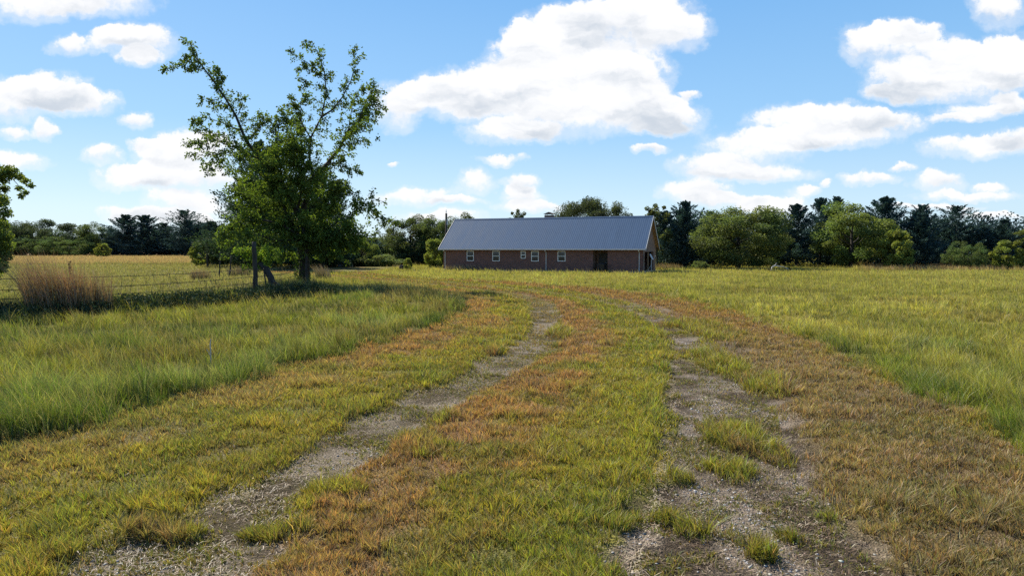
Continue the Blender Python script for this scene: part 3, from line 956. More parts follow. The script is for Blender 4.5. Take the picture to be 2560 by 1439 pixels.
def cedar_crown(h, rad, n, seed, base=0.02, spires=1, size=0.2, col=(0.036, 0.068, 0.070)):
    """irregular upright evergreen: sprays of shoots along ascending boughs round one or more leaders"""
    P, D, C = [], [], []
    r = np.random.default_rng(seed)
    lead = [(0, 0, 1.0)] + [(r.uniform(-.5, .5) * rad, r.uniform(-.5, .5) * rad, r.uniform(.66, .95)) for _ in range(spires - 1)]
    for i, (lx, ly, lh) in enumerate(lead):
        nb = 120
        per = n // len(lead) // nb
        t = base + (1 - base) * np.sort(r.random(nb)) ** 0.9
        az = r.random(nb) * 6.283
        prof = np.clip(1 - t, 0, 1) ** 0.8 * np.clip((t + 0.12) * 4.5, 0.6, 1) + 0.02
        ln = rad * prof * r.uniform(0.45, 1.35, nb) * (0.8 if i else 1)
        rise = 0.25 + 1.3 * t ** 1.5 + r.uniform(-.1, .3, nb)
        for k in range(nb):
            d = np.array([math.cos(az[k]), math.sin(az[k]), rise[k]])
            u = r.random((per, 1)) ** 0.7
            c0 = np.array([lx, ly, t[k] * h * lh * 0.97])
            th = (0.09 + 0.11 * ln[k]) * (1 - 0.8 * u)
            p = c0 + d * u * ln[k] + r.normal(0, 1, (per, 3)) * th
            P.append(p)
            D.append(d * 0.8 + np.array([0, 0, .35]) + r.normal(0, .4, (per, 3)))
            C.append(np.array(col) * (0.7 + 0.7 * r.random()) * (0.8 + 0.4 * u) * (1 + r.normal(0, .06, (per, 3))))
    P, D, C = map(np.concatenate, (P, D, C))
    P[:, 2] = np.maximum(P[:, 2], 0.05)
    return leaf_quads(P, size, D, np.clip(C, 0.004, 1), 0.42)


def oak_crown(h, rad, n, seed, bottom=0.15, size=0.2, col=(0.085, 0.115, 0.026), clumps=60, open_=0.0, flat=1.0, csize=1.0):
    """rounded broadleaf crown: many leaf clumps of uneven size over an uneven dome"""
    r = np.random.default_rng(seed)
    per = n // clumps
    P, D, C = [], [], []
    ch = h * (1 - bottom) / 2
    for i in range(clumps):
        v = r.normal(0, 1, 3)
        v /= np.linalg.norm(v)
        q = r.uniform(0.55, 1.0) ** 0.6
        lob = 0.78 + 0.4 * float(vn(v[0] * 2 + 3, v[1] * 2 + v[2] * 2, 1.0, seed))
        cen = np.array([v[0] * rad, v[1] * rad, h * bottom + ch + v[2] * ch * flat]) * np.array([q * lob, q * lob, 1])
        cen[2] = h * bottom + ch + v[2] * ch * flat * q * lob
        cr = rad * r.uniform(0.13, 0.30) * (1 - open_ * 0.45) * csize
        d = r.normal(0, 1, (per, 3))
        d /= np.linalg.norm(d, axis=1, keepdims=True)
        p = cen + d * cr * (r.random((per, 1)) ** 0.45) * np.array([1.1, 1.1, 0.8])
        k = 0.7 + 0.65 * r.random()
        warm = r.uniform(-0.1, 0.15)
        cc = np.array(col) * k * (1 + r.normal(0, 0.12, (per, 1))) * np.array([1 + warm, 1, 1 - warm])
        P.append(p); D.append(d + np.array([0, 0, -0.3]) + r.normal(0, .5, (per, 3))); C.append(cc)
    P, D, C = map(np.concatenate, (P, D, C))
    P[:, 2] = np.maximum(P[:, 2], 0.05)
    return leaf_quads(P, size, D, np.clip(C, 0.004, 1), 0.6)


def trunk_mb(h, r0, seed, limbs=6, rad=2.0, bottom=0.25):
    rr = random.Random(seed)
    mb = MB()
    pts = [(rr.uniform(-.03, .03) * h * k, rr.uniform(-.03, .03) * h * k, h * k * 0.9 - 0.1) for k in (0, 0.15, 0.35, 0.6, 0.85)]
    mb.tube(pts, [r0 * 1.3, r0, r0 * .8, r0 * .5, r0 * .12], 8, jit=.08)
    for i in range(limbs):
        a, z = rr.uniform(0, 6.28), h * rr.uniform(bottom, 0.6)
        e = rad * rr.uniform(.5, .9)
        p0 = (0, 0, z)
        p1 = (math.cos(a) * e * .45, math.sin(a) * e * .45, z + h * .09)
        p2 = (math.cos(a + .3) * e, math.sin(a + .3) * e, z + h * rr.uniform(.12, .3))
        mb.tube([p0, p1, p2], [r0 * .4, r0 * .25, r0 * .06], 5)
    return mb


PROTO = {}


def proto(kind):
    """mesh pair (crown, trunk) for a kind at its nominal height; used by every tree of that kind"""
    if kind in PROTO: return PROTO[kind]
    s = abs(hash_s(kind)) % 1000
    if kind.startswith('cedar'):
        v = {'a': (10, 3.4, 22000, 1), 'b': (10, 3.3, 30000, 3), 'c': (10, 3.8, 34000, 5), 'd': (10, 3.0, 24000, 2)}[kind[-1]]
        crown = cedar_crown(v[0], v[1], v[2], s, spires=v[3], size=0.21)
        mat, tr = M_NEEDLE, trunk_mb(10, .16, s, 5, 2)
    elif kind == 'dense_cedar':
        crown = cedar_crown(10, 3.9, 90000, s, spires=4, size=0.15, col=(0.036, 0.062, 0.030))
        mat, tr = M_NEEDLE, trunk_mb(10, .22, s, 7, 2.4)
    elif kind.startswith('oak'):
        v = {'a': (60, 0.10, (0.105, 0.145, 0.038)), 'b': (80, 0.14, (0.066, 0.088, 0.032)), 'c': (70, 0.05, (0.075, 0.105, 0.036))}[kind[-1]]
        crown = oak_crown(10, 4.6, 26000, s, v[1], 0.23, v[2], v[0])
        mat, tr = M_LEAF, trunk_mb(10, .25, s, 7, 3.5)
    elif kind == 'dome':
        crown = oak_crown(10, 7.4, 60000, s, 0.03, 0.24, (.046, .062, .030), 200, csize=.75)
        mat, tr = M_LEAF, trunk_mb(10, .3, s, 8, 5)
    elif kind.startswith('wide'):
        crown = oak_crown(10, 8.2, 30000, s, 0.03, 0.26, {'a': (.075, .115, .038), 'b': (.046, .068, .036)}[kind[-1]], 130, csize=.55)
        mat, tr = M_LEAF, trunk_mb(10, .3, s, 8, 6)
    elif kind == 'light_round':
        crown = oak_crown(10, 5.6, 46000, s, 0.06, 0.22, (0.100, 0.130, 0.040), 150, csize=.8)
        mat, tr = M_LEAF, trunk_mb(10, .28, s, 8, 4)
    elif kind == 'thin':
        crown = oak_crown(10, 2.4, 6000, s, 0.15, 0.22, (0.085, 0.105, 0.035), 46, open_=1.0)
        mat, tr = M_LEAF, trunk_mb(10, .13, s, 12, 2.2, .3)
    elif kind == 'sapling':
        crown = oak_crown(10, 4.2, 9000, s, 0.03, 0.5, (0.150, 0.185, 0.040), 50)
        mat, tr = M_LEAF, trunk_mb(10, .15, s, 6, 2)
    elif kind == 'pale_bush':
        crown = oak_crown(10, 9.0, 14000, s, 0.0, 0.62, (0.120, 0.150, 0.048), 60)
        mat, tr = M_LEAF, trunk_mb(10, .3, s, 8, 6, .1)
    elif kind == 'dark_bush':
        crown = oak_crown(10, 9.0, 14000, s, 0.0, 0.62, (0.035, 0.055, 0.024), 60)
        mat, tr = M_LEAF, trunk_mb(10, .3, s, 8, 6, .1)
    me = np_mesh('crown', *crown)
    me.materials.append(mat)
    tm = bpy.data.meshes.new('trunk')
    tm.from_pydata(tr.v, [], tr.f)
    tm.update()
    tm.materials.append(M_BARK)
    rad = float(np.percentile(np.abs(crown[0][:, 0]), 98))
    top = float(np.percentile(crown[0][:, 2], 99.9))
    PROTO[kind] = (me, tm, rad, top)
    return PROTO[kind]


def hash_s(s):
    h = 7
    for ch in s: h = (h * 131 + ord(ch)) % 1000003
    return h


def tree(kind, px, top, width, Y, name, label, cat, group=None, rz=None):
    me, tm, rad, tp = proto(kind)
    g = pt(px, 620, Y)
    hh = pt(px, top, Y)[2] * 1.04
    wm = width * Y / F / 2 * (1.28 if kind.startswith('cedar') else 1.0)
    root = empty(name, (g[0], Y, -0.05), random.uniform(0, 6.28) if rz is None else rz)
    sx, sz = wm / rad, hh / tp
    for nm, m in (('crown', me), ('trunk', tm)):
        o = bpy.data.objects.new(nm, m)
        o.scale = (sx, sx, sz)
        o.parent = root
        COL.objects.link(o)
    tag(root, label, cat, group)
    return root


GW = 'trees at the far edge of the fields'
TREES = [
    # kind, px, top, width, Y, name, label
    ('thin', 1643, 514, 66, 90, 'slender_tree', 'thin see-through tree with sparse leaves just right of the house gable'),
    ('cedar_b', 1712, 509, 128, 92, 'cedar_tree', 'dark ragged cedar between the thin tree and the big rounded tree'),
    ('cedar_c', 1772, 532, 90, 104, 'cedar_tree', 'dark cedar peeping out behind the left shoulder of the big rounded tree'),
    ('light_round', 1845, 522, 216, 86, 'round_tree', 'big rounded light green tree standing in front of the dark cedars'),
    ('oak_a', 1940, 543, 90, 98, 'broadleaf_tree', 'mid green tree tucked behind the right shoulder of the big rounded tree'),
    ('cedar_a', 1992, 515, 92, 95, 'cedar_tree', 'dark cedar leftmost of the cedars right of the big rounded tree'),
    ('cedar_d', 2050, 500, 84, 100, 'cedar_tree', 'tall dark cedar with a pointed top left of the yellowish tree'),
    ('cedar_d', 2088, 497, 76, 103, 'cedar_tree', 'tallest pointed cedar directly behind the left side of the yellowish tree'),
    ('oak_a', 2128, 511, 168, 90, 'broadleaf_tree', 'tall yellowish green tree in the middle of the right hand cedars'),
    ('cedar_a', 2208, 498, 112, 95, 'cedar_tree', 'tall dark cedar with a sharp tip right behind the yellowish tree'),
    ('sapling', 2237, 577, 84, 84, 'small_tree', 'small bright green tree in front of two dark cedars'),
    ('cedar_b', 2302, 517, 112, 93, 'cedar_tree', 'dark cedar just right of the small bright green tree'),
    ('cedar_c', 2388, 520, 140, 94, 'cedar_tree', 'broad flat-topped dark cedar behind the low round bushy tree'),
    ('wide_a', 2422, 605, 96, 84, 'small_tree', 'low round bushy tree with a sunlit top under the flat-topped cedar'),
    ('cedar_b', 2462, 565, 90, 96, 'cedar_tree', 'shorter dark cedar between the flat-topped cedar and the last dark tree'),
    ('cedar_b', 2510, 552, 104, 92, 'cedar_tree', 'dark cedar behind the small pale tree by the right edge'),
    ('sapling', 2522, 602, 68, 82, 'small_tree', 'small pale green conical tree near the right edge of the field'),
    ('oak_a', 2580, 560, 110, 93, 'broadleaf_tree', 'mid green tree cut off by the right edge'),
    ('dome', 1482, 501, 190, 122, 'oak_tree', 'wide dome-shaped dark oak rising behind the house roof'),
    ('thin', 1291, 528, 50, 105, 'slender_tree', 'twiggy treetop beside the chimney above the roof ridge'),
    ('oak_b', 1172, 538, 100, 112, 'oak_tree', 'low dark treetop just above the left end of the roof ridge'),
    ('oak_c', 1130, 546, 76, 104, 'oak_tree', 'dark tree behind the utility pole'),
    ('oak_c', 1088, 543, 92, 108, 'oak_tree', 'dark tree left of the utility pole'),
    ('oak_b', 1026, 541, 122, 110, 'oak_tree', 'tallest dark oak between the shade tree and the house'),
    ('oak_c', 962, 586, 112, 112, 'oak_tree', 'lower dark oak right of the shade tree above the pale bushes'),
    ('cedar_b', 905, 590, 110, 108, 'cedar_tree', 'dark cedar behind the metal shed'),
    ('sapling', 1089, 599, 56, 92, 'small_tree', 'bright green small tree against the left corner of the house'),
    ('oak_a', 905, 592, 70, 100, 'small_tree', 'light green small tree right beside the metal shed'),
    ('pale_bush', 938, 636, 120, 99, 'leafy_bush', 'wide pale green bush right of the little black mower'),
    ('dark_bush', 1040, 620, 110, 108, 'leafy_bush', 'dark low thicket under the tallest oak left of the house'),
    ('wide_b', 132, 553, 172, 226, 'oak_tree', 'broad round-topped dark oak in the distant left treeline'),
    ('wide_b', 60, 565, 110, 224, 'oak_tree', 'dark oak left of the broad round-topped oak in the distant treeline'),
    ('wide_b', 10, 560, 110, 226, 'oak_tree', 'distant dark oak behind the leafy branches at the left edge'),
    ('wide_a', 100, 590, 120, 216, 'broadleaf_tree', 'light green low tree in front of the broad distant oak'),
    ('wide_a', 170, 594, 120, 214, 'broadleaf_tree', 'light green low tree in front of the distant oak, right of its twin'),
    ('oak_c', 243, 558, 74, 222, 'oak_tree', 'narrow mid green tree right of the broad round-topped distant oak'),
    ('cedar_a', 316, 540, 86, 218, 'cedar_tree', 'leftmost dark cedar of the three tall ones in the distant left treeline'),
    ('cedar_d', 366, 541, 100, 219, 'cedar_tree', 'middle dark cedar of the three tall ones in the distant left treeline'),
    ('cedar_c', 282, 575, 70, 222, 'cedar_tree', 'short dark cedar left of the three tall distant ones'),
    ('cedar_b', 412, 560, 80, 222, 'cedar_tree', 'short dark cedar filling the dip before the tallest distant cedar'),
    ('cedar_c', 464, 530, 122, 217, 'cedar_tree', 'tallest wide dark cedar of the distant left treeline'),
    ('cedar_b', 530, 556, 110, 218, 'cedar_tree', 'distant dark cedar half hidden by the shade tree'),
    ('sapling', 257, 609, 34, 190, 'small_tree', 'pale little tree standing alone before the distant left treeline'),
    ('sapling', 502, 606, 46, 100, 'small_tree', 'stubby grey-green young pine beside the tall pole left of the shade tree'),
    ('pale_bush', 1752, 652, 36, 82, 'leafy_bush', 'small pale bush at the foot of the big rounded tree'),
    ('pale_bush', 1927, 664, 10, 78, 'leafy_bush', 'tiny dry bush at the left end of the fallen branch'),
    ('pale_bush', 1973, 666, 12, 78, 'leafy_bush', 'tiny dry bush at the right end of the fallen branch'),
    ('pale_bush', 868, 652, 20, 94, 'leafy_bush', 'small pale bush in front of the metal shed'),
    ('oak_c', 1660, 580, 60, 96, 'broadleaf_tree', 'half-lit green tree low beside the house gable'),
]
for k, (kind, px, top, wd, Y, nm, lb) in enumerate(TREES):
    cat = 'bush' if nm == 'leafy_bush' else 'tree'
    tree(kind, px, top, wd, Y, nm, lb, cat, 'bushes at the field edge' if cat == 'bush' else GW)


def make_woods():
    """the mass of dark growth filling in behind and under the single trees"""
    P = []
    segs = [(-170, 60, 226, 238, 6.5, 0), (395, 700, 222, 236, 6.5, 0), (-40, 480, 227, 240, 9.5, 0), (560, 1120, 113, 126, 4.6, 1),
            (1600, 2900, 98, 112, 8.6, 1), (840, 1120, 112, 120, 5.2, 1), (520, 880, 100, 116, 4.6, 1)]
    for x0, x1, ya, yb, hh, q in segs:
        span = (x1 - x0) * ya / F
        nc = int(span * 3.4)
        for i in range(nc):
            Y = random.uniform(ya, yb)
            px = random.uniform(x0, x1)
            X = (px - CX) / F * Y
            hz = hh * random.uniform(.45, 1.0)
            m = 300 if q else 260
            r = random.uniform(1.0, 2.0)
            v = rand_dir(m) * (rng.random((m, 1)) ** 0.4) * np.array([r, r, hz * 0.5])
            p = v + np.array([X, Y, hz * 0.5])
            p[:, 2] = np.maximum(p[:, 2], 0.02)
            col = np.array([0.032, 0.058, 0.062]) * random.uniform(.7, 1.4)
            P.append(leaf_quads(p, 0.45, rand_dir(m), np.tile(col, (m, 1)) * (0.8 + .4 * rng.random((m, 1))), .6))
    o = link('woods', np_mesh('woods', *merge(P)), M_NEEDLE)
    tag(o, 'dark mass of undergrowth and woodland closing the far edge of the fields', 'woods', kind='stuff')


make_woods()


def leaf_cloud(spec, Yd, per, size, col, depth):
    """leaf clumps at pixel places: x, y, rx, ry"""
    P, C = [], []
    for x, y, rx, ry in spec:
        m = int(per * rx * ry / 400) + 20
        c = pt(x, y, Yd + random.uniform(-depth, depth))
        s = Yd / F
        p = c + rand_dir(m) * (rng.random((m, 1)) ** .45) * np.array([rx * s, (rx + ry) / 2 * s, ry * s])
        P.append(p)
        C.append(np.array(col) * random.uniform(.8, 1.25) * (1 + rng.normal(0, .15, (m, 1))) * (1 + rng.normal(0, .05, (m, 3))))
    P, C = np.concatenate(P), np.concatenate(C)
    D = rand_dir(len(P)) + np.array([0, 0, -.5])
    return leaf_quads(P, size, D, np.clip(C, .004, 1), .62)


# -------- the shade tree by the fence: limbs traced in the picture plane, each given its own depth
TY = 46.5


def near_tree():
    base = gnd(759, 714)
    TYy = base[1]
    root = empty('shade_tree', (base[0], base[1], 0))
    tag(root, 'ragged shade tree with two long sparse limbs reaching up by the fence', 'tree')
    # pixel polylines: (points, depth at end, r0, r1, twig count, twig length m, leaves per twig)
    L = [
        ("759,716 757,660 753,610 750,560 750,546", 0.0, .36, .21, 26, 1.5, 36),
        ("766,716 768,660 764,610 757,570", -0.4, .22, .12, 6, 1.1, 30),
        ("750,546 769,483 784,444 818,410 847,371 871,323 896,303 925,262 940,225", 1.6, .19, .02, 60, .95, 17),
        ("784,444 772,395 776,345 803,293 818,230 812,180 795,130 779,102", -1.4, .10, .012, 34, .75, 14),
        ("803,293 832,270 857,245 880,200 889,165 886,116", -2.4, .07, .01, 22, .6, 13),
        ("812,190 775,160 745,140 726,128", -1.8, .03, .008, 9, .4, 12),
        ("815,205 780,175 740,168", -1.2, .025, .008, 7, .35, 12),
        ("776,345 757,310 752,260 764,200", -2.0, .05, .01, 16, .6, 13),
        ("757,310 735,270 724,236", -2.4, .035, .008, 9, .5, 13),
        ("896,303 920,300 955,268", 2.0, .04, .008, 13, .55, 14),
        ("896,303 915,240 938,206", 0.6, .04, .008, 13, .5, 14),
        ("871,323 885,260 905,210", 2.6, .04, .008, 13, .5, 13),
        ("847,371 880,345 915,342", 1.4, .035, .008, 8, .5, 12),
        ("818,410 850,410 898,432", 0.6, .04, .008, 12, .5, 12),
        ("750,546 711,473 672,420 652,400 618,352 594,289 565,250 545,220 511,172 487,133 474,102", -1.6, .17, .015, 62, .70, 14),
        ("511,172 480,176 453,167 412,175", -1.8, .03, .008, 11, .38, 12),
        ("500,155 470,140 452,150", -1.2, .02, .006, 6, .3, 12),
        ("545,220 560,190 545,165", -1.0, .03, .008, 7, .35, 12),
        ("594,289 610,262 598,236", -.6, .03, .008, 7, .4, 12),
        ("580,268 540,250 498,248", -2.0, .03, .008, 8, .4, 12),
        ("610,330 560,310 526,298 478,291", -2.2, .04, .008, 13, .45, 13),
        ("652,400 589,371 526,352 478,366", -2.6, .06, .01, 24, .6, 14),
        ("589,371 545,395 516,430", -2.0, .04, .008, 12, .5, 13),
        ("560,362 520,320 490,330", -1.0, .03, .008, 9, .45, 12),
        ("560,385 510,390 475,380", -.4, .03, .008, 9, .45, 12),
        ("618,352 650,320 668,300 640,292", .6, .045, .01, 16, .6, 15),
        ("711,473 700,420 690,360 700,300 712,285", 1.4, .10, .012, 34, .85, 22),
        ("700,420 740,370 745,310 735,285", 2.0, .07, .012, 26, .8, 22),
        ("757,600 715,530 690,470 670,420", -1.2, .12, .02, 36, 1.1, 30),
        ("757,600 800,560 830,500 845,450", -1.5, .10, .02, 34, 1.0, 28),
        ("757,610 800,585 842,552 891,527 935,500", -2.4, .10, .012, 36, .75, 18),
        ("891,527 880,490 866,459", -2.2, .035, .008, 11, .45, 13),
        ("905,520 940,530 952,548", -2.0, .03, .008, 8, .4, 11),
        ("842,565 890,592 930,585 960,568 990,548", -1.5, .05, .008, 13, .4, 10),
        ("757,620 810,605 860,600 905,612", -2.2, .09, .012, 36, .85, 26),
        ("757,612 830,580 880,570", -3.0, .08, .012, 28, .9, 26),
        ("752,590 700,560 650,548 600,552 550,590", -1.6, .11, .012, 38, .85, 24),
        ("740,560 690,510 630,490 575,480", 1.2, .10, .012, 34, .95, 26),
        ("752,600 690,600 640,588 590,604", -7.5, .07, .012, 26, .7, 22),
        ("757,630 790,625 830,635 850,640", -2.4, .05, .01, 14, .5, 18),
        ("757,620 735,600 720,615 700,640", -2.6, .05, .01, 9, .5, 14),
        ("745,520 760,450 740,400 720,350", -2.2, .10, .012, 36, 1.0, 28),
    ]
    mb = MB()
    LP, LD, LC = [], [], []
    for pts_s, dep, r0, r1, nt, tl, nl in L:
        q = [tuple(map(float, s.split(','))) for s in pts_s.split()]
        start = 0.0
        if L[0][0].split()[-1] != pts_s.split()[0] and q[0][1] < 600:
            start = dep * 0.45
        n = len(q)
        pts = []
        for i, (a, b) in enumerate(q):
            f = i / (n - 1)
            p = pt(a, b, TYy + start + (dep - start) * f)
            p += rng.normal(0, 0.05, 3) * (0 < i < n - 1)
            pts.append(p)
        if pts[0][2] < 0.3: pts[0][2] = -0.1
        rads = [r0 + (r1 - r0) * (i / (n - 1)) ** 0.8 for i in range(n)]
        mb.tube(pts, rads, 9 if r0 > .1 else 6, jit=.10 if r0 > .15 else .05)
        P = np.array(pts)
        seg = np.linalg.norm(np.diff(P, axis=0), axis=1)
        cum = np.concatenate([[0], np.cumsum(seg)])
        for j in range(nt):
            f = 0.12 + 0.88 * (j + random.random()) / nt
            if q[0][1] > 700: f = 0.55 + 0.45 * f
            s = f * cum[-1]
            i = min(int(np.searchsorted(cum, s)) - 1, n - 2)
            i = max(i, 0)
            u = (s - cum[i]) / seg[i]
            p0 = P[i] * (1 - u) + P[i + 1] * u
            d = (P[i + 1] - P[i]) / seg[i]
            v = rand_dir(1)[0]
            v = v - d * np.dot(v, d)
            v /= np.linalg.norm(v)
            v = v * 1.0 + d * 0.65 + np.array([0, 0, -0.05])
            v /= np.linalg.norm(v)
            ll = tl * (1.3 if q[0][1] < 620 and tl < 0.9 else 1.0) * random.uniform(.5, 1.3) * (1.1 - 0.4 * f)
            p1 = p0 + v * ll * .5
            p2 = p0 + v * ll + np.array([0, 0, -0.18 * ll])
            mb.tube([p0, p1, p2], [0.014, 0.010, 0.004], 3, cap=False)
            m = max(6, int(3.0 * nl * random.uniform(.5, 1.35)))
            s2 = rng.random(m) ** 0.8
            pp = p0 + (p2 - p0) * s2[:, None] + rng.normal(0, 0.13 * tl ** .5, (m, 3))
            dd = v + rng.normal(0, .7, (m, 3)) + np.array([0.1, 0, -0.7])
            k = random.uniform(.8, 1.25)
            sunny = 1.0
            c = np.array([0.086, 0.130, 0.022]) * k * (1 + rng.normal(0, .18, (m, 1))) * (1 + rng.normal(0, .06, (m, 3)))
            LP.append(pp); LD.append(dd); LC.append(c)
    LP, LD, LC = map(np.concatenate, (LP, LD, LC))
    core = []
    for k in range(210):
        a_, q_ = random.uniform(0, 6.28), random.random() ** .5
        cx_, cy_ = 712 + 118 * q_ * math.cos(a_), 505 + 150 * q_ * math.sin(a_)
        core.append((cx_, cy_, random.uniform(10, 20), random.uniform(7, 15)))
    for k in range(80):
        a_, q_ = random.uniform(0, 6.28), random.random() ** .5
        core.append((738 + 72 * q_ * math.cos(a_), 405 + 82 * q_ * math.sin(a_), random.uniform(8, 16), random.uniform(6, 12)))
    for k in range(34):
        core.append((random.gauss(595, 38), random.gauss(405, 26), random.uniform(7, 13), random.uniform(5, 9)))
    for k in range(30):
        core.append((random.gauss(868, 34), random.gauss(330, 50), random.uniform(6, 12), random.uniform(5, 9)))
    for k in range(60):
        core.append((random.gauss(850, 42), random.gauss(590, 26), random.uniform(9, 18), random.uniform(6, 12)))
    for k in range(34):
        core.append((random.gauss(590, 30), random.gauss(575, 22), random.uniform(9, 18), random.uniform(6, 12)))
    crown = leaf_quads(LP, 0.170, LD, np.clip(LC, .004, 1), .62)
    cc_ = leaf_cloud(core, TYy - .8, 60, .15, (.090, .135, .018), 2.0)
    # ivy and sprouts round the trunk foot
    m = 700
    a = rng.random(m) * 6.28
    pz = rng.random(m) ** 1.3 * 1.9 + .1
    pp = np.stack([base[0] - .05 + np.cos(a) * (.35 + .25 * rng.random(m)), base[1] - .1 + np.sin(a) * .4, pz], 1)
    sprout = leaf_quads(pp, .13, rand_dir(m), np.tile([0.05, .085, .02], (m, 1)) * (.7 + .6 * rng.random((m, 1))), .7)
    for nm, me, mat in (('crown', np_mesh('crown', *merge([crown, cc_])), M_LEAF), ('ivy', np_mesh('ivy', *sprout), M_LEAF)):
        me.transform(Matrix.Translation((-base[0], -base[1], 0)))
        link(nm, me, mat, root)
    o = mb.build('trunk', M_BARK, root, smooth=True)
    o.data.transform(Matrix.Translation((-base[0], -base[1], 0)))
    return len(LP)


NL = near_tree()
print('leaves', NL)
# the dense evergreens close behind it
tree('dense_cedar', 652, 366, 250, 88, 'cedar_tree', 'dense dark evergreen directly behind the shade tree', 'tree')
tree('dense_cedar', 806, 440, 140, 92, 'cedar_tree', 'second dark evergreen behind the right side of the shade tree', 'tree')
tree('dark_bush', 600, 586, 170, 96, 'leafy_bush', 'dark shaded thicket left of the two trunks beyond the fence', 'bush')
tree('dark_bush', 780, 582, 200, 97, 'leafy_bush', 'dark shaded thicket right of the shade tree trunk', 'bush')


# leaning tree with the low bright crown
YB = gnd(690, 738)[1]
g = gnd(690, 738)
lt = empty('leaning_tree', (g[0], g[1], 0))
tag(lt, 'small leaning tree with a crooked trunk and bright green low crown', 'tree')
sp = [(random.gauss(650, 26), random.gauss(645, 17), random.uniform(9, 17), random.uniform(7, 13)) for _ in range(34)]
sp = [s for s in sp if 590 < s[0] < 706 and 612 < s[1] < 688]
me = np_mesh('crown', *leaf_cloud(sp, YB + .6, 150, .13, (.150, .225, .022), .8))
me.transform(Matrix.Translation((-g[0], -g[1], 0)))
link('crown', me, M_LEAF, lt)
mb = MB()
P = [pt(a, b, YB + k) for a, b, k in ((691, 742, 0), (684, 718, 0), (677, 694, .1), (664, 670, .3), (648, 656, .5), (632, 640, .7), (618, 628, .7))]
mb.tube(P, [.22, .19, .18, .16, .12, .07, .03], 9, jit=.08)
mb.tube([pt(679, 705, YB), pt(690, 706, YB - .1), pt(700, 715, YB - .3), pt(716, 728, YB - .6)], [.07, .055, .035, .015], 6)
mb.tube([pt(664, 670, YB + .3), pt(672, 645, YB + .5), pt(684, 630, YB + .6)], [.06, .04, .02], 6)
mb.tube([pt(660, 672, YB + .2), pt(663, 700, YB - .1), pt(667, 728, YB - .1)], [.045, .04, .03], 6)
o = mb.build('trunk', M_BARK, lt, smooth=True)
o.data.transform(Matrix.Translation((-g[0], -g[1], 0)))

# tree whose branches come in at the left edge
g = gnd(-60, 790)
et = empty('overhanging_tree', (g[0], g[1], 0))
tag(et, 'leafy tree reaching in from the left edge over the fence', 'tree')
Y0 = g[1]
sp = [(20, 425, 22, 14), (45, 440, 18, 8), (62, 450, 12, 7), (76, 462, 9, 4), (48, 470, 10, 6), (55, 488, 8, 8), (64, 480, 7, 5), (8, 440, 20, 18), (-30, 440, 40, 30),
      (10, 470, 12, 12), (8, 500, 18, 16), (14, 530, 16, 16), (6, 560, 18, 18), (12, 590, 20, 18), (16, 615, 18, 16), (10, 640, 20, 16),
      (2, 665, 18, 16), (-30, 500, 38, 30), (-30, 560, 38, 34), (-30, 620, 40, 34), (-34, 680, 34, 30), (-80, 480, 50, 50), (-90, 580, 60, 60),
      (-90, 420, 60, 40), (-60, 390, 40, 26), (-140, 500, 60, 80), (-130, 620, 60, 60)]
me = np_mesh('crown', *leaf_cloud(sp, Y0, 420, .10, (.120, .160, .028), .5))
me.transform(Matrix.Translation((-g[0], -g[1], 0)))
link('crown', me, M_LEAF, et)
mb = MB()
mb.tube([pt(-60, 795, Y0), pt(-62, 700, Y0), pt(-70, 600, Y0), pt(-60, 500, Y0), pt(-70, 420, Y0)], [.2, .17, .13, .08, .03], 9, jit=.08)
mb.tube([pt(-62, 520, Y0), pt(-20, 460, Y0), pt(20, 435, Y0), pt(60, 450, Y0), pt(74, 462, Y0)], [.06, .035, .02, .01, .005], 5)
mb.tube([pt(20, 435, Y0), pt(45, 462, Y0), pt(56, 488, Y0)], [.015, .01, .005], 4)
mb.tube([pt(-66, 640, Y0), pt(-30, 600, Y0), pt(10, 590, Y0)], [.07, .04, .01], 5)
o = mb.build('trunk', M_BARK, et, smooth=True)
o.data.transform(Matrix.Translation((-g[0], -g[1], 0)))


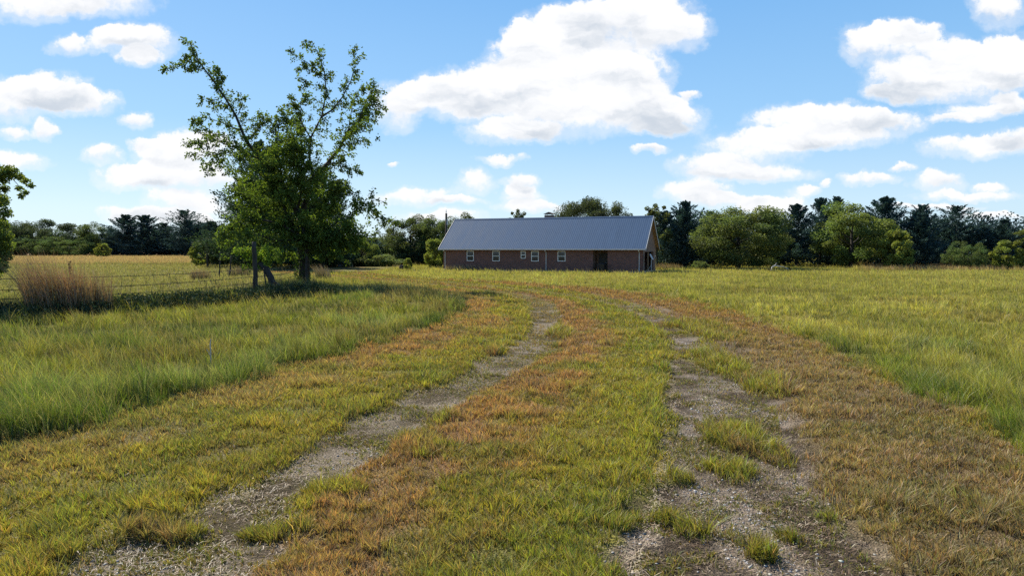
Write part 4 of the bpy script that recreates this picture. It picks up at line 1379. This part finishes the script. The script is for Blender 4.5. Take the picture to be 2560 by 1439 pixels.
# ------------------------------------------------------------------ brick house
def make_house():
    FL = np.array([HOUSE_FL[0], HOUSE_FL[1], 0.0])
    ang = math.atan2(-8.6, 21.9)
    ax, ay = math.cos(ang), math.sin(ang)
    Lh, D, WH = 23.5, 8.0, 2.50
    root = empty('brick_house', tuple(FL), ang)
    tag(root, 'long low brick house with a steep blue-grey metal roof and white windows', 'house')

    def lx(px):
        k = (px - CX) / F * 1.0
        return (k * FL[1] - FL[0]) / (ax - k * ay)

    def wall(mb, n0, L, zt, th, ops, axis, pos, sgn):
        """vertical wall in the local x or y direction with rectangular openings; pos = outer face, sgn = inward direction"""
        xs = sorted({n0, L, *[o[0] for o in ops], *[o[1] for o in ops]})
        zs = sorted({-0.15, zt, *[o[2] for o in ops], *[o[3] for o in ops]})
        def P(a, dd, z):
            return (a, pos + sgn * dd, z) if axis == 'x' else (pos + sgn * dd, a, z)
        for i in range(len(xs) - 1):
            for j in range(len(zs) - 1):
                cx_, cz_ = (xs[i] + xs[i + 1]) / 2, (zs[j] + zs[j + 1]) / 2
                if any(o[0] < cx_ < o[1] and o[2] < cz_ < o[3] for o in ops): continue
                for dd in (0, th):
                    mb.quad(P(xs[i], dd, zs[j]), P(xs[i + 1], dd, zs[j]), P(xs[i + 1], dd, zs[j + 1]), P(xs[i], dd, zs[j + 1]))
        for a, b, c, d in ops:
            mb.quad(P(a, 0, c), P(a, th, c), P(a, th, d), P(a, 0, d))
            mb.quad(P(b, 0, c), P(b, th, c), P(b, th, d), P(b, 0, d))
            mb.quad(P(a, 0, d), P(a, th, d), P(b, th, d), P(b, 0, d))
            mb.quad(P(a, 0, c), P(a, th, c), P(b, th, c), P(b, 0, c))

    wins = []
    for a, b, t, m in ((1167, 1184.5, 627, 652), (1231, 1249, 627, 652.5), (1302, 1314, 627.5, 646), (1328, 1346.5, 627.5, 653), (1394, 1413.5, 627.5, 653)):
        x0, x1 = lx(a), lx(b)
        Yw = FL[1] + ay * x0
        z1, z0 = H + (620 - t) / F * Yw, H + (620 - m) / F * Yw
        wins.append((x0, x1, z0, z1))
    rx0, rx1 = lx(1482), lx(1519)
    mb = MB()
    wall(mb, 0, Lh, WH, .2, wins + [(rx0, rx1, -0.15, 2.42)], 'x', 0.0, 1)
    mb.build('front_wall', M_BRICK, root)
    mb = MB()
    wall(mb, .2, D, WH, .2, [], 'y', 0.0, 1)
    wall(mb, .2, Lh - 2.8, WH, .2, [], 'x', D, -1)
    mb.build('rear_wall', M_BRICK, root)
    # recess behind the front opening
    mb = MB()
    mb.quad((rx0, .2, -.1), (rx0, 1.7, -.1), (rx0, 1.7, 2.42), (rx0, .2, 2.42))
    mb.quad((rx0, 1.7, -.1), (rx1, 1.7, -.1), (rx1, 1.7, 2.42), (rx0, 1.7, 2.42))
    mb.quad((rx1, .2, -.1), (rx1, 1.7, -.1), (rx1, 1.7, 2.42), (rx1, .2, 2.42))
    mb.quad((rx0, .2, 2.42), (rx1, .2, 2.42), (rx1, 1.7, 2.42), (rx0, 1.7, 2.42))
    mb.build('entry_recess', M_TANBRICK, root)
    d = MB().box(rx0 + .25, rx0 + 1.15, 1.64, 1.69, .02, 2.05).build('door', M_DOOR, root)
    MB().tube([(rx0 + 1.06, 1.60, 1.0), (rx0 + 1.06, 1.64, 1.0)], .03, 8).build('handle', M_DISH, d)
    # windows
    for x0, x1, z0, z1 in wins:
        f = MB()
        t_ = .065
        f.box(x0, x0 + t_, -.012, .07, z0, z1).box(x1 - t_, x1, -.012, .07, z0, z1)
        f.box(x0 + t_, x1 - t_, -.012, .07, z1 - t_, z1).box(x0 + t_, x1 - t_, -.012, .07, z0, z0 + t_)
        zm = (z0 + z1) / 2
        f.box(x0 + t_, x1 - t_, -.004, .062, zm - .03, zm + .03)
        w_ = f.build('window', M_WHITE, root)
        MB().box(x0 + t_, x1 - t_, .03, .045, z0 + t_, zm - .03).box(x0 + t_, x1 - t_, .015, .03, zm + .03, z1 - t_).build('pane', M_GLASS, w_)
        MB().box(x0 - .05, x1 + .05, -.05, .0 - .013, z0 - .07, z0 - .003).build('sill', M_BRICK, w_)
    # gable wall at the right, with porch opening
    mb = MB()
    wall(mb, 0.2, D, WH, .25, [(1.1, 6.6, -0.15, 2.2)], 'y', Lh, -1)
    ridge_z, ey, ez = 6.12, -0.42, 2.52
    sl_ = (ridge_z - ez) / (D / 2 - ey)
    zt = lambda yv: ez + sl_ * (min(yv, D - yv) - ey) - .06
    mb2 = MB()
    for xx in (Lh, Lh - .25):
        mb.add([(xx, 0, WH), (xx, D, WH), (xx, D, zt(D)), (xx, D / 2, zt(D / 2)), (xx, 0, zt(0))], [(0, 1, 2, 3, 4)])
    for xx in (0, .2):
        mb2.add([(xx, 0, WH), (xx, D, WH), (xx, D, zt(D)), (xx, D / 2, zt(D / 2)), (xx, 0, zt(0))], [(0, 1, 2, 3, 4)])
    mb.build('gable_wall', M_TANBRICK, root)
    mb2.build('gable_wall', M_TANBRICK, root)
    # porch interior
    mb = MB()
    mb.quad((Lh - 2.8, .2, -.1), (Lh - 2.8, D, -.1), (Lh - 2.8, D, 2.5), (Lh - 2.8, .2, 2.5))
    mb.quad((Lh - 2.8, D - .01, -.1), (Lh - .25, D - .01, -.1), (Lh - .25, D - .01, 2.5), (Lh - 2.8, D - .01, 2.5))
    mb.build('porch_wall', M_BRICK, root)
    MB().quad((Lh - 2.8, .2, 2.45), (Lh - .25, .2, 2.45), (Lh - .25, D - .02, 2.45), (Lh - 2.8, D - .02, 2.45)).build('porch_ceiling', M_SOFFIT, root)
    MB().box(Lh - 2.79, Lh + .1, .3, D - .3, -.1, .05).build('porch_floor', M_CONCRETE, root)
    MB().box(Lh - 2.78, Lh - 2.73, 2.6, 3.5, .06, 2.1).build('porch_door', M_DOOR, root)
    MB().box(Lh - .18, Lh - .06, 3.7, 3.82, -.05, 2.2).build('porch_post', M_SOFFIT, root)
    # ribbed metal roof: real ribs
    for side in (0, 1):
        pitch, x0, x1 = .225, -.42, Lh + .38
        n = int((x1 - x0) / pitch)
        prof = []
        for i in range(n):
            a = x0 + i * (x1 - x0) / n
            st = (x1 - x0) / n
            prof += [(a, 0), (a + st * .28, .0), (a + st * .40, .007), (a + st * .62, .007), (a + st * .74, 0)]
        prof.append((x1, 0))
        V, Fc = [], []
        for yv, z in ((ey, ez), (D / 2, ridge_z)):
            for a, dz in prof:
                V.append((a, yv if side == 0 else D - yv, z + dz))
        m = len(prof)
        for i in range(m - 1):
            Fc.append((i, i + 1, m + i + 1, m + i))
        # underside
        b = len(V)
        for yv, z in ((ey, ez - .07), (D / 2, ridge_z - .07)):
            for a in (x0, x1):
                V.append((a, yv if side == 0 else D - yv, z))
        Fc += [(b, b + 1, b + 3, b + 2)]
        MB().add(V, Fc).build('roof', M_ROOF, root)
    V = []
    for dx in (-.44, Lh + .40):
        V += [(dx, D / 2 - .17, ridge_z - .10), (dx, D / 2, ridge_z + .055), (dx, D / 2 + .17, ridge_z - .10)]
    MB().add(V, [(0, 1, 4, 3), (1, 2, 5, 4)]).build('ridge_cap', M_ROOF, root)
    # rake boards at both gables, soffits
    sf = MB()
    for xa, xb in ((Lh + .38, Lh + .415), (-.455, -.42)):
        rb = MB()
        for s in (0, 1):
            p = [(ey, ez - .17), (ey, ez + .045), (D / 2, ridge_z + .045), (D / 2, ridge_z - .20)]
            p = [(yv if s == 0 else D - yv, z) for yv, z in p]
            V = [(xa, a, b) for a, b in p] + [(xb, a, b) for a, b in p]
            rb.add(V, [(0, 1, 2, 3), (4, 5, 6, 7), (0, 1, 5, 4), (1, 2, 6, 5), (2, 3, 7, 6), (3, 0, 4, 7)])
        rb.build('rake_board', M_TRIM, root)
    for xa, xb in ((Lh + .003, Lh + .377), (-.417, -.003)):
        for s in (0, 1):
            p = [(ey, ez - .10), (D / 2, ridge_z - .10)]
            p = [(yv if s == 0 else D - yv, z) for yv, z in p]
            sf.quad((xa, p[0][0], p[0][1]), (xb, p[0][0], p[0][1]), (xb, p[1][0], p[1][1]), (xa, p[1][0], p[1][1]))
    sf.quad((-.42, ey + .02, 2.44), (Lh + .37, ey + .02, 2.44), (Lh + .37, -.003, 2.44), (-.42, -.003, 2.44))
    sf.quad((-.42, D - ey - .02, 2.44), (Lh + .37, D - ey - .02, 2.44), (Lh + .37, D + .003, 2.44), (-.42, D + .003, 2.44))
    sf.build('soffit', M_SOFFIT, root)
    MB().box(-.42, Lh + .37, ey - .11, ey + .0, ez - .13, ez - .015).build('gutter', M_TRIM, root, bevel=.015)
    for px in (1113.5, 1365.5, 1598):
        a = lx(px)
        MB().tube([(a, ey - .05, ez - .12), (a, ey - .04, ez - .22), (a, -.06, 2.16), (a, -.06, .12), (a, -.18, .04)], .045, 8).build('downspout', M_TRIM, root)
    # chimney behind the ridge
    c0, c1 = lx(1295) + 1.6, lx(1318) + 1.5
    ch = MB().box(c0, c1, D / 2 + .5, D / 2 + 1.3, 4.8, ridge_z + .34).build('chimney', M_TANBRICK, root)
    cp = MB()
    zc = ridge_z + .34
    for a in (c0 + .08, c1 - .12):
        for b in (D / 2 + .55, D / 2 + 1.2):
            cp.box(a, a + .04, b, b + .04, zc, zc + .12)
    cm = (c0 + c1) / 2
    cp.add([(c0 - .12, D / 2 + .4, zc + .12), (c1 + .12, D / 2 + .4, zc + .12), (c1 + .12, D / 2 + 1.4, zc + .12), (c0 - .12, D / 2 + 1.4, zc + .12),
            (cm, D / 2 + .5, zc + .38), (cm, D / 2 + 1.3, zc + .38)], [(0, 1, 4), (2, 3, 5), (1, 2, 5, 4), (3, 0, 4, 5), (0, 3, 2, 1)])
    cp.build('chimney_cap', M_WIRE, ch)
    MB().box(-.1, Lh + .05, -.06, -.003, -.15, .10).build('foundation', M_CONCRETE, root)

    def W(a, b, z=0.0):
        return (FL[0] + a * ax - b * ay, FL[1] + a * ay + b * ax, z)
    return W, lx, Lh, ang


HW, HLX, HL, HANG = make_house()

# bin-shaped stand-in for a covered grill, in front of the recess
p = HW(HLX(1508), -.35)
bn = empty('grill_stand_in', p, HANG)
tag(bn, 'black bin shape standing in for a covered grill by the recessed doorway', 'bin')
mb = MB()
mb.add([(-.22, -.24, .06), (.22, -.24, .06), (.22, .24, .06), (-.22, .24, .06), (-.29, -.32, .92), (.29, -.32, .92), (.29, .32, .92), (-.29, .32, .92)],
       [(0, 3, 2, 1), (4, 5, 6, 7), (0, 1, 5, 4), (1, 2, 6, 5), (2, 3, 7, 6), (3, 0, 4, 7)])
mb.build('body', M_BLACK, bn, bevel=.02)
MB().add([(-.31, -.35, .925), (.31, -.35, .925), (.31, .36, .925), (-.31, .36, .925), (-.27, -.30, .99), (.27, -.30, .99), (.27, .34, 1.02), (-.27, .34, 1.02)],
         [(0, 3, 2, 1), (4, 5, 6, 7), (0, 1, 5, 4), (1, 2, 6, 5), (2, 3, 7, 6), (3, 0, 4, 7)]).build('lid', M_BLACK, bn, bevel=.015)
for s in (-1, 1):
    MB().tube([(s * .25, .26, .10), (s * .30, .26, .10)], .10, 12).build('wheel', M_BLACK, bn)

# satellite dish on its pole by the gable
p = HW(HL + .75, .9)
sd = empty('satellite_dish', p, 0)
tag(sd, 'grey satellite dish on a thin pole beside the right gable', 'dish')
MB().tube([(0, 0, -.2), (0, 0, 1.55)], .03, 8).tube([(-.5, .1, 0), (0, 0, .8)], .018, 6).build('pole', M_DISH, sd)
n = Vector((0.72, -.35, .42)).normalized()
xa = n.cross(Vector((0, 0, 1))).normalized()
ya = xa.cross(n)
c0 = Vector((.02, -.05, 1.68))
V, Fc = [tuple(c0 - n * .10)], []
for rr, dp in ((.12, -.09), (.23, -.06), (.34, 0)):
    for k in range(20):
        a = 6.2832 * k / 20
        V.append(tuple(c0 + n * dp + xa * math.cos(a) * rr + ya * math.sin(a) * rr * 1.1))
for k in range(20):
    Fc.append((0, 1 + k, 1 + (k + 1) % 20))
    for j in (0, 1):
        Fc.append((1 + j * 20 + k, 1 + j * 20 + (k + 1) % 20, 21 + j * 20 + (k + 1) % 20, 21 + j * 20 + k))
o = MB().add(V, Fc).build('reflector', M_DISH, sd, smooth=True)
s = o.modifiers.new('thick', 'SOLIDIFY'); s.thickness = .012
MB().tube([tuple(c0 - ya * .33), tuple(c0 + n * .38 - ya * .12)], .012, 6).tube([tuple(c0 + n * .34 - ya * .12), tuple(c0 + n * .42 - ya * .08)], .035, 8).build('feed_arm', M_DISH, sd)

# utility pole
p = pt(1116, 620, 95)
up = empty('utility_pole', (p[0], 95, 0))
tag(up, 'dark wooden utility pole behind the left end of the roof', 'pole')
hp = pt(1116, 533, 95)[2]
MB().tube([(0, 0, -.3), (0, 0, hp * .5), (0, 0, hp)], [.19, .17, .14], 10).build('shaft', M_POST, up, smooth=True)
MB().tube([(0, 0, hp), (0, 0, hp + .5)], .035, 8).tube([(0, 0, hp + .12), (0, 0, hp + .30)], .07, 8).build('insulator', M_DISH, up)
MB().tube([(.16, -.12, hp - 1.6), (.16, -.12, hp - .9)], .11, 10).build('meter_can', M_TRIM, up)

# metal shed half hidden by leaves
p = pt(862, 620, 97)
sh = empty('metal_shed', (p[0], 97, 0), R(8))
tag(sh, 'small blue-grey metal shed half hidden by leaves behind the shade tree', 'shed')
mb = MB()
V, Fc = [], []
k = 0
n = 26
for i in range(n + 1):
    a = -1.0 + 2.0 * i / n
    dz = .03 if i % 2 else 0
    V += [(a, -dz, -.1), (a, -dz, 2.0)]
for i in range(n):
    Fc.append((2 * i, 2 * i + 2, 2 * i + 3, 2 * i + 1))
mb.add(V, Fc).box(-1.0, 1.0, .01, 1.6, -.1, 2.0)
mb.build('wall', M_SHED, sh)
MB().add([(-1.1, -.12, 1.98), (1.1, -.12, 1.98), (1.1, 1.7, 1.98), (-1.1, 1.7, 1.98), (-1.1, .8, 2.5), (1.1, .8, 2.5)],
         [(0, 1, 5, 4), (2, 3, 4, 5), (1, 2, 5), (3, 0, 4)]).build('roof', M_ROOF, sh)
MB().box(.96, 1.04, -.08, -.035, -.1, 2.0).build('corner_trim', M_WHITE, sh)

# small mower parked at the field edge
p = pt(906, 620, 98)
mo = empty('lawn_mower', (p[0], 98, 0), R(10))
tag(mo, 'little black riding mower with a pale hood beside the metal shed', 'mower')
MB().box(-.5, .12, -.27, .27, .25, .48).build('frame', M_BLACK, mo, bevel=.03)
MB().add([(.10, -.24, .3), (.62, -.2, .3), (.62, .2, .3), (.10, .24, .3), (.12, -.22, .72), (.55, -.18, .58), (.55, .18, .58), (.12, .22, .72)],
         [(0, 3, 2, 1), (4, 5, 6, 7), (0, 1, 5, 4), (1, 2, 6, 5), (2, 3, 7, 6), (3, 0, 4, 7)]).build('hood', M_WHITE, mo, bevel=.03)
MB().box(-.48, -.08, -.2, .2, .50, .60).box(-.52, -.42, -.2, .2, .60, .88).build('seat', M_BLACK, mo, bevel=.03)
MB().tube([(.12, 0, .7), (0, 0, .86)], .015, 6).tube([(0 + .16 * math.sin(a) * .4, .16 * math.cos(a), .86 + .16 * math.sin(a) * .6) for a in [i * .5236 for i in range(13)]], .014, 5).build('steering_wheel', M_BLACK, mo)
for sx, r in ((-.38, .24), (.46, .17)):
    for s in (-1, 1):
        MB().tube([(sx, s * .28, r), (sx, s * .40, r)], r, 16).build('wheel', M_BLACK, mo, bevel=.02)

# stump with a leafy shoot, field centre
p = gnd(1004, 674)
st = empty('tree_stump', (p[0], p[1], 0))
tag(st, 'old dark stump in the grass left of the house', 'stump')
mb = MB()
mb.tube([(0, 0, -.1), (0, 0, .1), (0.02, 0, .45), (.03, 0, .55)], [.42, .32, .26, .22], 12, jit=.15)
for a in (0.3, 1.9, 3.5, 5.0):
    mb.tube([(0, 0, .22), (math.cos(a) * .35, math.sin(a) * .3, .1), (math.cos(a) * .65, math.sin(a) * .55, -.03)], [.14, .1, .04], 6)
mb.build('stump', M_BARK, st)
tree('sapling', 1020, 645, 22, 80, 'small_tree', 'small leafy shoot standing beside the old stump in the field', 'sapling')

# fallen branch
P = [(1927.5, 676), (1930.5, 667), (1937, 663.6), (1943, 665.2), (1951, 666), (1958.6, 666.4), (1966.4, 670.5), (1971, 677)]
Yf = 76.0
g = pt(1950, 620, Yf)
mb = MB()
pp = [pt(a, b, Yf + .2 * k) - np.array([g[0], Yf, 0]) for k, (a, b) in enumerate(P)]
mb.tube(pp, [.05, .07, .085, .07, .065, .06, .05, .03], 7, jit=.1)
mb.tube([pp[2], pp[2] + np.array([.3, .3, .25]), pp[2] + np.array([.5, .5, .22])], [.04, .025, .01], 5)
mb.tube([pp[5], pp[5] + np.array([.35, -.2, -.15]), pp[5] + np.array([.6, -.3, -.4])], [.03, .02, .01], 5)
o = mb.build('fallen_branch', M_DEADWOOD, smooth=True)
o.location = (g[0], Yf, 0)
tag(o, 'bleached fallen branch arching over the grass below the cedars', 'branch')

# ------------------------------------------------------------------ fence
def post_mb(h, r, seed, lean=0.0):
    rr = random.Random(seed)
    n = 9
    pts = [(lean * h * i / n + rr.uniform(-.02, .02), rr.uniform(-.02, .02), -.25 + (h + .25) * i / n) for i in range(n + 1)]
    return MB().tube(pts, [r * (1.12 - .25 * i / n) * rr.uniform(.94, 1.06) for i in range(n + 1)], 9, jit=.09)


GP = 'wooden posts of the wire fence'
for px, base, top, r, lab in ((640, 745, 604, .125, 'tall rough grey post where the fence wires end, left of the shade tree'),):
    g = gnd(px, base)
    h = pt(px, top, g[1])[2]
    o = post_mb(h, r, 5, -.01).build('fence_post', M_POST, smooth=True)
    o.location = (g[0], g[1], 0)
    tag(o, lab, 'post', GP)
for px, Y, top, r, lean, lab in ((518, 92, 596, .14, 0, 'tall pale pole behind the young pine, left of the shade tree'),
                                 (546, 60, 630, .06, .08, 'thin leaning grey post left of the dark thicket'),
                                 (571, 60, 640, .06, .12, 'thin leaning grey post in front of the dark thicket'),
                                 (765, 46.0, 640, .10, 0, 'weathered post pressed against the shade tree trunk')):
    g = pt(px, 620, Y)
    h = pt(px, top, Y)[2]
    o = post_mb(h, r, int(px), lean).build('fence_post', M_POST, smooth=True)
    o.location = (g[0] + (.18 if px == 765 else 0), Y - (.55 if px == 765 else 0), 0)
    tag(o, lab, 'post', GP)
# wire strands
fx = [(-24.0, 10.0)] + FENCE[:4]
root = empty('barbed_wire_fence', (FENCE[2][0], FENCE[2][1], 0))
tag(root, 'slack rusty barbed wire fence running from the left edge to the shade tree', 'fence')
for hz in (1.52, 1.12, .80, .42):
    mb = MB()
    P = []
    for i in range(len(fx) - 1):
        a, b = np.array(fx[i]), np.array(fx[i + 1])
        for k in range(14):
            t_ = k / 14
            q = a + (b - a) * t_
            P.append((q[0], q[1], hz - .10 * math.sin(math.pi * t_) + random.uniform(-.012, .012) - (.05 if i == 1 else 0)))
    P = [(x - FENCE[2][0], y - FENCE[2][1], z) for x, y, z in P]
    mb.tube(P, .011, 4)
    for i in range(len(P) - 1):
        for k in range(5):
            t_ = (k + random.random() * .4) / 5
            q = Vector(P[i]).lerp(Vector(P[i + 1]), t_)
            v = Vector(rand_dir(1)[0]) * .045
            mb.tube([q - v, q + v], .008, 3, cap=False)
    mb.build('wire', M_WIRE, root)
# dead vines hung between the wires
P = MB()
for i in range(95):
    t_ = random.random() ** .8
    q = np.array(FENCE[1]) * (1 - t_) + np.array(FENCE[2]) * t_ if random.random() < .8 else np.array(FENCE[0]) * (1 - t_) + np.array(FENCE[1]) * t_
    z1 = random.choice((1.5, 1.1, .8))
    L_ = random.uniform(.35, .9)
    c = random.uniform(-.16, .16)
    pts = [(q[0] + c * math.sin(k * 1.1) + random.uniform(-.03, .03), q[1] + random.uniform(-.05, .05), z1 - L_ * k / 5) for k in range(6)]
    P.tube(pts, [.008] * 6, 3, cap=False)
o = P.build('dead_vine', M_WIRE)
tag(o, 'dry curling vine stems hanging on the barbed wire', 'vine')


# ------------------------------------------------------------------ bunchgrass clumps
def bunch(px, base_y, n, hmax, spread, col_t, name, label, dark=0.5, Y=None, lean=-.25):
    g = gnd(px, base_y) if Y is None else np.array([*pt(px, 620, Y)[:2], 0])
    a = rng.random(n) * 6.283
    rr = spread * .55 * rng.random(n) ** .6
    x, y = np.cos(a) * rr, np.sin(a) * rr
    h = hmax * (0.55 + .45 * rng.random(n)) * (1 - .25 * (rr / spread))
    ct = jitter(np.tile(np.array(col_t), (n, 1)), n)
    cb = jitter(np.tile(np.array([.07, .085, .035]), (n, 1)), n)
    low = rng.random(n) < dark
    h = np.where(low, h * .38, h)
    ct = np.where(low[:, None], cb * 1.2, ct)
    V, FL, C = blades(x, y, h, np.full(n, .012 + .0003 * g[1]), cb, ct, lean=.22, wind=(lean, 0), z0=np.zeros(n) - .02)
    me = np_mesh(name, V, FL, C)
    o = link(name, me, M_STRAW)
    o.location = (g[0], g[1], 0)
    tag(o, label, 'bunchgrass', 'dry bunchgrass clumps')
    return o


BT = (.46, .27, .15)
bunch(125, 800, 1000, 3.0, 1.25, BT, 'bunchgrass_clump', 'big fan of tall brown bunchgrass leaning left at the near end of the fence', .35, lean=-.32)
bunch(190, 797, 1000, 2.6, 1.1, BT, 'bunchgrass_clump', 'middle brown bunchgrass clump with upright stems at the fence', .45, lean=-.12)
bunch(250, 792, 600, 2.2, .8, (.36, .24, .15), 'bunchgrass_clump', 'rightmost of the tall brown bunchgrass clumps at the near fence', .5, lean=.0)
bunch(30, 800, 700, 1.25, 1.8, (.22, .19, .10), 'bunchgrass_clump', 'lower greenish bunchgrass clump at the left edge', .6)
bunch(502, 700, 500, 1.15, 1.5, (.44, .30, .17), 'bunchgrass_clump', 'pale tan bunchgrass clump beyond the wire below the young pine', .25, lean=-.2)
bunch(810, 700, 260, 1.6, 1.2, (.40, .30, .20), 'bunchgrass_clump', 'pale wispy bunchgrass just right of the shade tree trunk', .2, lean=-.35)
bunch(600, 690, 380, 1.2, 2.0, (.33, .22, .13), 'bunchgrass_clump', 'brown bunchgrass clump between the thin posts and the tall post', .3, lean=-.25)
bunch(1150, 676, 420, .9, 3.2, (.45, .33, .19), 'bunchgrass_clump', 'dry grass tuft against the left part of the house wall', .1)
bunch(1195, 676, 240, 1.0, 3.0, (.45, .33, .19), 'bunchgrass_clump', 'dry grass tuft between the first and second windows of the house', .1)
bunch(1668, 677, 380, 1.0, 3.6, (.40, .26, .14), 'bunchgrass_clump', 'brown dry grass right of the house gable', .1, Y=84)

# brambles at the fence foot, the bank's shade put into their leaf colour
P = []
for i in range(420):
    t_ = random.random()
    q = np.array(FENCE[1]) * (1 - t_) + np.array((-11.5, 37.5)) * t_
    off = np.array([random.gauss(.6, .7), random.gauss(-.6, .8)])
    m = 90
    p = rand_dir(m) * (rng.random((m, 1)) ** .5) * np.array([.5, .5, .42]) + np.array([q[0] + off[0], q[1] + off[1], .30])
    p[:, 2] = np.abs(p[:, 2])
    P.append(leaf_quads(p, .11, rand_dir(m), np.tile([.024, .040, .020], (m, 1)) * (.6 + .8 * rng.random((m, 1))), .5))
o = link('brambles', np_mesh('brambles', *merge(P)), M_NEEDLE)
tag(o, 'dark tangle of low brambles growing along the foot of the wire fence', 'brambles', kind='stuff')

# dock stalk and bleached stalk
g = gnd(178, 770)
mb = MB().tube([(0, 0, 0), (.03, 0, .8), (-.02, 0, 1.45), (.02, 0, 2.05)], [.015, .013, .01, .006], 5)
for i in range(60):
    z = 1.15 + .85 * random.random()
    a = random.uniform(0, 6.28)
    mb.tube([(0, 0, z), (math.cos(a) * .06, math.sin(a) * .06, z + .05)], [.006, .016], 4)
o = mb.build('dock_stalk', M_BARK)
o.location = tuple(g)
tag(o, 'single dark seed stalk rising above the brown bunchgrass', 'weed')
g = gnd(527, 922)
o = MB().tube([(0, 0, 0), (.005, 0, .12), (.0, 0, .2), (.01, 0, .25)], [.009, .009, .008, .004], 6).tube([(0, 0, .1), (-.05, 0, .16)], [.005, .003], 4).build('bleached_stalk', M_DEADWOOD)
o.location = (g[0], g[1], .22)
o.scale = (1, 1, 1)
o.location = tuple(g + np.array([0, 0, ground_z(g[0:1], g[1:2])[0]]))
o.scale = (1.6, 1.6, 2.4)
tag(o, 'short white dead stalk sticking up from the green grass on the left', 'stalk')
